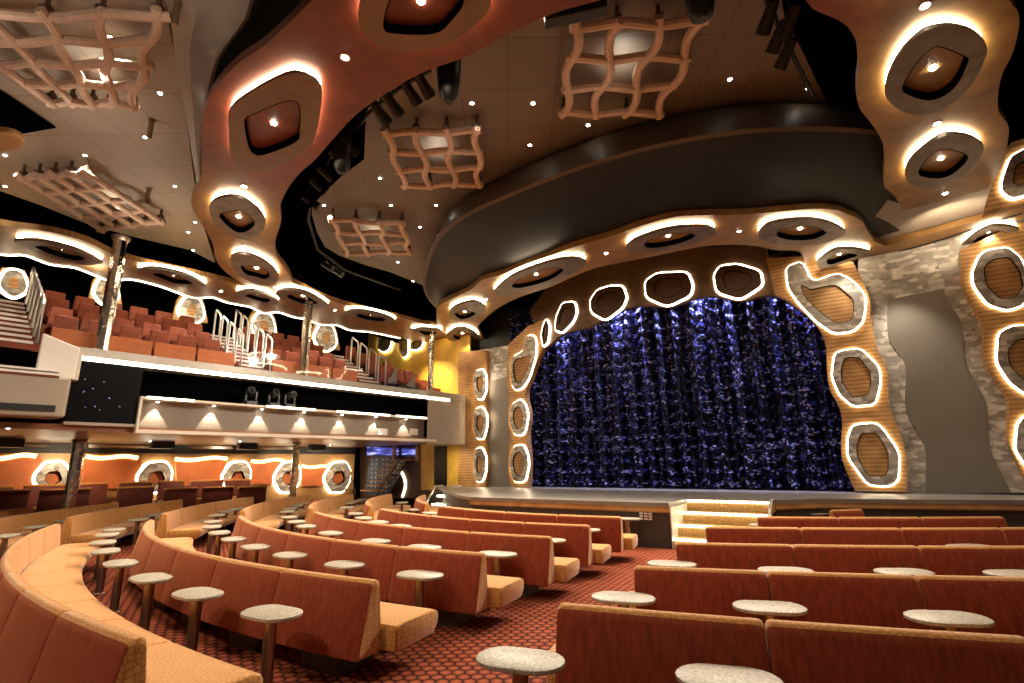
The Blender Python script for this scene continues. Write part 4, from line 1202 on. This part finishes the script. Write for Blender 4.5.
for px, lab in pans:
    l = [UB.ab(*p) for p in px]
    o = thing('wall_upholstery', 'orange wall panel with glowing yellow top under the balcony, ' + lab, 'wall panel', UB.pt(*centroid(l)), 'orange panels under the balcony')
    bm = bmesh.new(); add_prism(bm, UB, l, .12, .02); link_mesh('board', bm, 'panel_orange', o)
    a, b = UB.ab(*px[0]), UB.ab(*px[1]); w = [(a[0] + (b[0] - a[0]) * t, a[1] + (b[1] - a[1]) * t - .08 - .05 * math.sin(2 * PI * t)) for t in [k / 12 for k in range(13)]]
    bm = bmesh.new(); strip_along(bm, UB, w, .14, .14, .17); link_mesh('light_band', bm, 'led_amber', o)
for i, (x, w, lab) in enumerate(((52, 17, 'left of the left pillar'), (155, 17, 'second from the left'), (237, 14, 'third from the left'), (288, 13, 'behind the second pillar'), (338, 13, 'beside the ladder'))):
    y = 472
    o_ = [(x - w, y + 9), (x - w * .95, y + 3), (x - w * .35, y - 9), (x + w * .65, y - 10), (x + w, y - 1), (x + w * .9, y + 10), (x + w * .4, y + 20), (x - w * .5, y + 20)]
    i_ = [(x - w * .45, y + 8), (x - w * .2, y + 0), (x + w * .4, y - 1), (x + w * .6, y + 8), (x, y + 14)]
    ring_light(UB, 'hexagon_ring', 'silver hexagon ring on the wall under the balcony, ' + lab, 'wall panel', o_, i_, gap=.16, thick=.06, plate='silver_leaf', wood='panel_orange', led='led_soft', lamp=False, led_in=.05, led_out=.07, led_0=.003, group='hexagon rings under the balcony', corner=3, led_h=.15)
# ceiling rails
for i, (x0, x1) in enumerate(((-10, 48), (88, 152), (190, 232), (256, 292))):
    a = bpx(x0, 448, 6.5)[0]; b = bpx(x1, 449, 6.5)[0]
    bm = bmesh.new(); add_tube(bm, [bal(a, 6.5, 2.74), bal(b, 6.5, 2.74)], .04); add_tube(bm, [bal(a, 6.4, 2.68), bal(b, 6.4, 2.68)], .02)
    tag(link_mesh('ceiling_rail', bm, 'steel', None, True), 'chrome rail under the balcony ceiling, %s from the left' % ORD[i], 'rail', 'chrome ceiling rails')
for i, x in enumerate((8, 163, 248, 318)):
    s = bpx(x, 444, 5.5)[0]
    bm = bmesh.new(); bbox(bm, s - .35, s + .35, 5.4, 5.7, 2.62, 2.86); bevel(bm, .02)
    tag(link_mesh('ceiling_speaker', bm, 'black_metal'), 'black box speaker under the balcony ceiling, %s from the left' % ORD[i], 'speaker', 'black ceiling speakers')
# dark booths on the raised rear level
bm = bmesh.new(); bbox(bm, -9, 11.5, 5.75, WN, 0, .35); structure('floor_raised', bm, 'carpet')
booths = [(7.3, [(-6, 14, 486), (24, 66, 484.5), (80, 108, 484), (120, 152, 483), (159, 184, 481.8), (191, 223, 481.3), (226, 250, 480.6)]),
          (6.2, [(-10, 30, 492), (40, 90, 491), (118, 154, 488.5), (165, 197, 489.5), (203, 233, 488.5), (238, 266, 488)])]
for r, (n_, L) in enumerate(booths):
    for i, (x0, x1, y) in enumerate(L):
        a, z = bpx(x0, y, n_); b, _ = bpx(x1, y, n_); z = min(z, 1.45)
        o = thing('booth_bench', 'dark red booth seat on the rear level, %s row, %s from the left' % (('back', 'front')[r], ORD[i]), 'sofa', bal((a + b) / 2, n_, .35), 'dark booths at the rear')
        bm = bmesh.new(); bbox(bm, a, b, n_ - .08, n_ + .08, .40, z); bevel(bm, .03, 2); link_mesh('backrest', bm, 'booth_fabric', o, True)
        bm = bmesh.new(); bbox(bm, a, b, n_ - .10, n_ + .10, z - .02, z + .045); bevel(bm, .02, 2); link_mesh('lit_top_roll', bm, 'gold_fabric', o, True)  # gold strip added to carry the light along the booth tops
        bm = bmesh.new(); bbox(bm, a, b, n_ + .1, n_ + .65, .55, .8); bevel(bm, .04, 2); link_mesh('seat_cushion', bm, 'gold_fabric', o, True)
        bm = bmesh.new(); bbox(bm, a + .1, b - .1, n_ - .02, n_ + .5, .35, .56); link_mesh('plinth', bm, 'plinth', o)

# blue stairwell beside the yellow wall
SW = Plane(V3((-5.85, 25.2, 0)), eV, (0, 0, 1), aV)
loop = [SW.ab(*p) for p in [(350, 495), (356, 458), (375, 455), (392, 462), (372, 498)]]
bm = bmesh.new(); add_prism(bm, SW, loop, -.9, -1.0); structure('wall_dotted', bm, 'dotted_blue')
bm = bmesh.new(); add_prism(bm, SW, [SW.ab(*p) for p in [(340, 500), (340, 442), (428, 444), (428, 500)]], -1.3, -1.4); structure('wall_stairwell', bm, 'dark_wood')
for i, px in enumerate(([(356, 447), (387, 448), (387, 455), (356, 455)], [(391, 448), (408, 448.5), (408, 455), (391, 455)])):
    bm = bmesh.new(); add_prism(bm, SW, [SW.ab(*p) for p in px], -.7, -.75)
    tag(link_mesh('blue_screen', bm, 'screen_blue'), 'glowing blue screen over the dark staircase, %s one' % ('wide left', 'narrow right')[i], 'screen', 'blue screens')
o = thing('staircase', 'dark open staircase rising under the right end of the balcony', 'stairs', SW.pt(*SW.ab(370, 498)))
for k in range(7):
    x = 366 + 5.2 * k; y = 491 - 5 * k
    a = SW.ab(x - 6, y); b = SW.ab(x + 9, y)
    bm = bmesh.new(); add_prism(bm, SW, [(a[0], a[1]), (b[0], a[1]), (b[0], a[1] + .06), (a[0], a[1] + .06)], -.6, .0); link_mesh('tread', bm, 'wall_wood', o)
a, b = SW.ab(376, 494), SW.ab(399, 460)
bm = bmesh.new(); strip_along(bm, SW, [a, b], .16, .02, .08); link_mesh('stringer', bm, 'dark_wood', o)
wv = spline([SW.ab(*p, -1.25) for p in [(400, 470), (404, 478), (405, 487), (402, 497)]], 5, False)
bm = bmesh.new(); strip_along(bm, SW, wv, .10, -1.3, -1.24); tag(link_mesh('light_strip', bm, 'led_warm'), 'curved white light strip beside the dark staircase', 'light')
for i, x in enumerate((389, 412)):
    a = SW.ab(x, 446); b = SW.ab(x, 461)
    bm = bmesh.new(); add_prism(bm, SW, [(a[0] - .07, b[1]), (a[0] + .07, b[1]), (a[0] + .07, a[1]), (a[0] - .07, a[1])], -.3, -.45)
    tag(link_mesh('post', bm, 'wall_wood'), 'short wooden post over the dark staircase, %s of two' % ('left', 'right')[i], 'post', 'stairwell posts')
# folding ladder frame against the gold wall
LD = Plane(bal(0, 7.2, 0), bd, (0, 0, 1), -bn)
o = thing('ladder', 'thin bronze ladder leaning by the last hexagon ring under the balcony', 'ladder', LD.pt(*LD.ab(347, 495)))
for xa, xb in ((342, 345), (352, 350)):
    bm = bmesh.new(); add_tube(bm, [LD.pt(*LD.ab(xa, 494), .3), LD.pt(*LD.ab(xb, 470), 0)], .03); link_mesh('rail', bm, 'bronze_pole', o, True)
for t in (.2, .45, .7):
    bm = bmesh.new(); add_tube(bm, [LD.pt(*LD.ab(342 + 3 * t, 494 - 24 * t), .3 * (1 - t)), LD.pt(*LD.ab(352 - 2 * t, 494 - 24 * t), .3 * (1 - t))], .02); link_mesh('rung', bm, 'bronze_pole', o, True)

# ================================================================== CEILING LATTICES
def lattice(corners, n1, n2, label, amp=.07, r=.078, z=8.85):
    c = [on_level(*p, z) for p in corners]        # TL TR BR BL
    ctr = sum(c, V3()) / 4
    o = thing('ceiling_lattice', label, 'ceiling sculpture', ctr, 'wavy wooden ceiling lattices')

    def at(u, v): return (c[0] * (1 - u) + c[1] * u) * (1 - v) + (c[3] * (1 - u) + c[2] * u) * v
    e1 = (c[1] - c[0]).normalized(); e2 = (c[3] - c[0]).normalized()
    for j in range(n1):
        v = j / (n1 - 1); pts = []
        for k in range(28):
            u = -.05 + 1.1 * k / 27
            pts.append(at(u, v) + e2 * amp * math.sin(2 * PI * u * (n2 - 1) * .5 + j * PI + .6) + V3((0, 0, .05 * math.sin(PI * (u * (n2 - 1) + j)))))
        bm = bmesh.new(); add_tube(bm, pts, r, 8); link_mesh('cross_bar', bm, 'lattice_wood', o, True)
    for j in range(n2):
        u = j / (n2 - 1); pts = []
        for k in range(28):
            v = -.05 + 1.1 * k / 27
            pts.append(at(u, v) + e1 * amp * math.sin(2 * PI * v * (n1 - 1) * .5 + j * PI) - V3((0, 0, .05 * math.sin(PI * (v * (n1 - 1) + j)))))
        bm = bmesh.new(); add_tube(bm, pts, r, 8); link_mesh('long_bar', bm, 'lattice_wood', o, True)
        for v in (0, 1):
            p = at(u, v); bm = bmesh.new(); add_tube(bm, [p + V3((0, 0, .05)), p + V3((0, 0, ZC - z))], .035); add_lathe(bm, [(.075, -.06), (.075, .06)], 10, p + V3((0, 0, .12)), e1); link_mesh('hanger', bm, 'dark_wood', o, True)
    return ctr


LAT = []
LAT.append((lattice([(577, 26), (701, 22), (659, 113), (564, 113)], 4, 4, 'wavy wooden grid lattice on the ceiling over the stage front, largest in the middle'), 1))
LAT.append((lattice([(386, 133), (477, 131), (479, 184), (405, 186)], 4, 4, 'wavy wooden grid lattice on the ceiling left of the dark drum'), 1))
LAT.append((lattice([(332, 220), (402, 224), (409, 252), (347, 254)], 4, 4, 'smallest wavy wooden lattice on the far ceiling beside the black recess'), 1))
LAT.append((lattice([(22, 178), (86, 173), (160, 221), (100, 229)], 5, 5, 'wavy wooden lattice on the left ceiling above the tall chrome pillar'), 5))
LAT.append((lattice([(-68, 16), (157, 15), (132, 104), (50, 102)], 5, 5, 'wavy wooden lattice cut by the top left corner of the photo'), 5))
# little black rod fittings on the left ceiling
for i, (x, y) in enumerate(((178, 2), (152, 120), (149, 189))):
    q = on_level(x, y, ZC)
    bm = bmesh.new(); add_lathe(bm, [(.05, 0), (.05, -.42), (.04, -.44)], 12, q); add_lathe(bm, [(.08, 0), (.08, -.03)], 12, q)
    tag(link_mesh('rod_fitting', bm, 'bronze_pole', None, True, origin=q), 'short dark rod hanging from the left ceiling, %s' % ('at the top edge of the photo', 'between the two lattices', 'above the lower lattice')[i], 'ceiling fitting', 'ceiling rods')
q = level(8.4); l = spline([q.ab(*p) for p in [(-12, 134), (8, 133), (22, 140), (22, 147), (6, 151), (-12, 150)]], 4)
bm = bmesh.new(); add_prism(bm, q, l, 0, -.12); tag(link_mesh('wood_disc', bm, 'wall_wood'), 'piece of golden wooden ceiling disc at the left edge below the black hatch', 'ceiling panel')

# ================================================================== DOWNLIGHTS
dl = thing('recessed_downlight', None, 'light')
bm = bmesh.new(); add_lathe(bm, [(.085, .0), (.085, -.012), (.06, -.016), (.055, -.006), (.001, -.006)], 16); dch = [link_mesh('bezel', bm, 'steel', dl, True, True)]
bm = bmesh.new(); add_lathe(bm, [(.052, -.008), (.045, -.022), (.001, -.026)], 16); dch.append(link_mesh('lamp', bm, 'lamp_white', dl, True, True))
DL = {
 ('on the left ceiling', ZC): [(160, 93), (145, 137), (85, 155), (5, 155), (5, 186), (175, 186), (195, 222), (188, 232), (193, 250), (110, 37), (103, 68)],
 ('on the central ceiling', ZC): [(472, 103), (533, 103), (588, 125), (530, 145), (380, 178), (391, 205), (436, 205), (324, 205), (420, 227), (398, 262), (413, 281), (730, 79), (808, 88), (540, 16)],
 ('on the wooden ribbon', ZR): [(345, 57), (244, 186), (244, 246), (937, 123), (945, 193), (925, 5), (275, 287), (335, 310), (221, 291), (486, 299), (606, 253), (739, 231), (833, 245), (607, 258)],
 ('under the balcony', 2.86): [(8, 428), (150, 441), (240, 441), (330, 445)],
}
firstd = True; DLP = []
for (where, z), L in DL.items():
    L = L[:-1] if where == 'on the wooden ribbon' else L
    for i, p in enumerate(sorted(L)):
        if firstd: r = dl; firstd = False
        else:
            r = dl.copy(); col.objects.link(r)
            for c in dch:
                d = c.copy(); d.parent = r; col.objects.link(d)
        q = on_level(*p, z); r.location = q
        r.scale = (.9,) * 3 if z == ZR else (.7,) * 3
        tag(r, 'small round downlight %s, %s from the left' % (where, ORD[i]), 'light', 'recessed downlights ' + where)
        DLP.append((where, q))

# ================================================================== STAGE LIGHTS ON THE RECESS RAIL
def stage_lamp(p, aim, label, size=1.0):
    p = V3(p); o = thing('stage_spotlight', label, 'stage light', p, 'stage spotlights on the ceiling rail')
    aim = (V3(aim) - p).normalized()
    bm = bmesh.new(); add_tube(bm, [p, p + V3((0, 0, .3 * size))], .02 * size); add_box(bm, -.02, .02, -.13 * size, .13 * size, -.02, .02, lambda x, y, z: p + V3((x, y, z))); link_mesh('bracket', bm, 'black_metal', o)
    c = p - V3((0, 0, .16 * size))
    bm = bmesh.new(); add_lathe(bm, [(.05 * size, -.26 * size), (.10 * size, -.22 * size), (.11 * size, .02), (.13 * size, .2 * size), (.135 * size, .3 * size), (.11 * size, .3 * size)], 14, c, aim); bd_ = link_mesh('body', bm, 'black_metal', o, True)
    bm = bmesh.new(); add_lathe(bm, [(.105 * size, .27 * size), (.09 * size, .29 * size), (.001, .30 * size)], 14, c, aim); link_mesh('lens', bm, 'steel', bd_, True)


tgt = PRO.pt(0, 3, 3)
lamps = [(423, 77, 'left rail'), (410, 85, 'left rail'), (392, 97, 'left rail'), (380, 106, 'left rail'), (349, 140, 'left rail'), (338, 152, 'left rail'), (326, 168, 'left rail'), (318, 180, 'left rail'), (310, 196, 'left rail'), (327, 262, 'left rail'), (337, 268, 'left rail'),
         (768, 8, 'right rail'), (778, 28, 'right rail'), (786, 45, 'right rail'), (790, 12, 'right rail')]
cnt = {}
for x, y, w in lamps:
    cnt[w] = cnt.get(w, 0) + 1
    stage_lamp(on_level(x, y, 8.35), tgt, 'black stage spotlight on the %s of the ceiling recess, %s along it' % (w, ORD[cnt[w] - 1]), .8)
# rails that carry them
for i, px in enumerate(([(430, 70), (400, 88), (370, 112), (335, 152), (312, 190), (308, 220), (318, 250), (345, 270), (400, 290)], [(760, -15), (772, 15), (790, 50), (812, 95)])):
    bm = bmesh.new(); add_tube(bm, [on_level(*p, 8.62) for p in px], .04)
    tag(link_mesh('lighting_rail', bm, 'black_metal', None, True), 'curved black lighting rail in the ceiling recess, %s side' % ('left', 'right')[i], 'rail', 'lighting rails')
# hanging loudspeakers
for i, (x, y, h, r) in enumerate(((449, 72, .95, .2), (343, 148, .95, .2), (700, 2, .5, .2))):
    p = on_level(x, y, 8.2)
    bm = bmesh.new(); add_lathe(bm, [(.12, .5), (r, .4), (r, 0), (r * .8, -h * .45), (r * .35, -h * .6)], 16, p)
    tag(link_mesh('hanging_speaker', bm, 'black_metal', None, True, origin=p), 'long black hanging loudspeaker, %s' % ('beside the upper left of the ceiling opening', 'among the left rail spotlights', 'right of the largest lattice at the photo top')[i], 'speaker', 'hanging loudspeakers')
p = on_level(575, 12, 8.5)
bm = bmesh.new(); add_box(bm, -.45, .45, -.1, .1, -.12, .12, lambda x, y, z: p + V3((x, y - .25 * x, z))); bevel(bm, .03); add_tube(bm, [p, p + V3((0, 0, .7))], .03)
tag(link_mesh('bar_fixture', bm, 'black_metal', None, False, origin=p), 'black bar fixture hanging left of the largest lattice', 'stage light')

# ================================================================== LIGHTING
WARM = (1, .865, .69)
for where, q in DLP:
    if where == 'on the central ceiling':
        if math.hypot(q.x - CX, q.y - CY) > 11.2: spot('house_lamp', q - V3((0, 0, .05)), q - V3((0, 0, 5)), 260, 95, .7, WARM, .05)
    elif where == 'on the left ceiling': spot('house_lamp', q - V3((0, 0, .05)), q - V3((0, 0, 5)), 300, 100, .7, WARM, .05)
    elif where == 'on the wooden ribbon': spot('house_lamp', q - V3((0, 0, .06)), q - V3((0, 0, 5)), 260, 95, .7, WARM, .05)
    else: spot('house_lamp', q - V3((0, 0, .06)), q - V3((0, 0, 5)), 60, 120, .7, WARM, .05)
for root, p in RL:
    spot('ring_lamp', p - V3((0, 0, .05)), p - V3((0, 0, 5)), 200, 100, .8, WARM, .05)
# front-of-house wash from the proscenium soffit towards the seats
for x, y in ((540, 280), (670, 240), (800, 233), (470, 316)):
    q = on_level(x, y, 7.5); t = V3((q.x, q.y, 0)) + (V3((-2, 7, 0)) - V3((q.x, q.y, 0))) * .7
    spot('seat_wash', q, t, 2300, 90, .8, WARM, .15)
for x, y in ((600, 260), (670, 240)):
    spot('seat_wash', on_level(x, y, 7.45), (-9, 15.5, 0), 2100, 70, .8, WARM, .15)
# curtain wash
for u in (-4, -1.5, 1.5, 4.2):
    q = PRO.pt(u, 7.6, 3.0); spot('curtain_wash', q, PRO.pt(u, 3.5, -.7), 90, 50, .8, (.8, .82, 1), .1)
    q = PRO.pt(u + .5, 8.6, -.42); spot('curtain_top_wash', q, PRO.pt(u + .5, 4.0, -.72), 1700, 110, .8, (.6, .6, 1), .1)
# wash on the side panels and the stage
q = PRO.pt(7.2, 7.3, 1.2); spot('panel_wash', q, PRO.pt(7.2, 4.2, -.3), 420, 60, .8, (1, .85, .65), .1)
q = PRO.pt(-7.2, 7.3, 1.2); spot('panel_wash', q, PRO.pt(-7.2, 4.2, -.3), 220, 60, .8, (1, .85, .65), .1)
# yellow wall and balcony lamps
for s in (1.6, 6, 9.2, 11.6):
    spot('balcony_lamp', bal(s, 1.2, 7.6), bal(s, 2.8, 5), 22, 110, .8, WARM, .1)
    spot('under_lamp', bal(s, 5.95, 2.78), bal(s, 7.6, 1.2), 260, 130, .8, (1, .78, .5), .08)
spot('yellow_lamp', PRO.pt(-10.5, 7.4, 1.5), PRO.pt(-10.5, 4, -.3), 900, 90, .8, (1, .8, .5), .1)
spot('yellow_lamp', PRO.pt(-9, 2.7, 1.4), PRO.pt(-9, 1, -.3), 160, 100, .8, (1, .8, .5), .1)

# unseen lamps added above and behind the camera to brighten the seat backs
for x, y in ((-9, 3), (-6, 0), (-3, -2), (1, -3)):
    spot('house_lamp', (x, y, 9.1), (x + 1, y + 5, 0), 1100 if x < -4 else 150, 100, .8, WARM, .05)
# uplights inside the lattices
for c, e in LAT:
    o5 = V3((.3, .3, 0)) if e == 5 else V3()
    spot('lattice_uplight', c + o5 + V3((0, 0, -.05)), c + o5 + V3((0, 0, 2)), 22, 130, .6, (1, .9, .75), .08)
for a, r in ((-38, 17.2), (-46, 19), (-55, 17.4), (-62, 20), (-68, 17), (-75, 18.5)):  # unseen upward spots added to lighten the left ceiling
    spot('outer_ceiling_fill', pol(r, a, 7.6), pol(r, a, 12), 55, 165, .9, WARM, .3)
for a, r in ((-20, 11.6), (-36, 11.4), (-50, 11.2), (-66, 11)):  # unseen upward spots added to lighten the central ceiling
    spot('inner_ceiling_fill', pol(r, a, 7.9), pol(r, a, 12), 5, 165, .9, WARM, .3)
w = bpy.data.worlds.new('World'); scene.world = w; w.use_nodes = True
w.node_tree.nodes['Background'].inputs[0].default_value = (1, .78, .55, 1); w.node_tree.nodes['Background'].inputs[1].default_value = .13

# ================================================================== CAMERA
cam = bpy.data.cameras.new('camera'); co = bpy.data.objects.new('camera', cam); col.objects.link(co)
cam.lens = 18; cam.sensor_width = 36; cam.clip_end = 200
co.matrix_world = Matrix.Translation(EYE) @ Matrix.Rotation(PI / 2 + PITCH, 4, 'X') @ Matrix.Rotation(ROLL, 4, 'Z')
scene.camera = co
vs = scene.view_settings
vs.view_transform = 'Standard'; vs.look = 'None'; vs.gamma = 1; vs.exposure = 0.0; vs.use_curve_mapping = False
scene.cycles.use_denoising = True
scene.cycles.max_bounces = 6; scene.cycles.diffuse_bounces = 3; scene.cycles.glossy_bounces = 3
scene.cycles.sample_clamp_indirect = 4.0
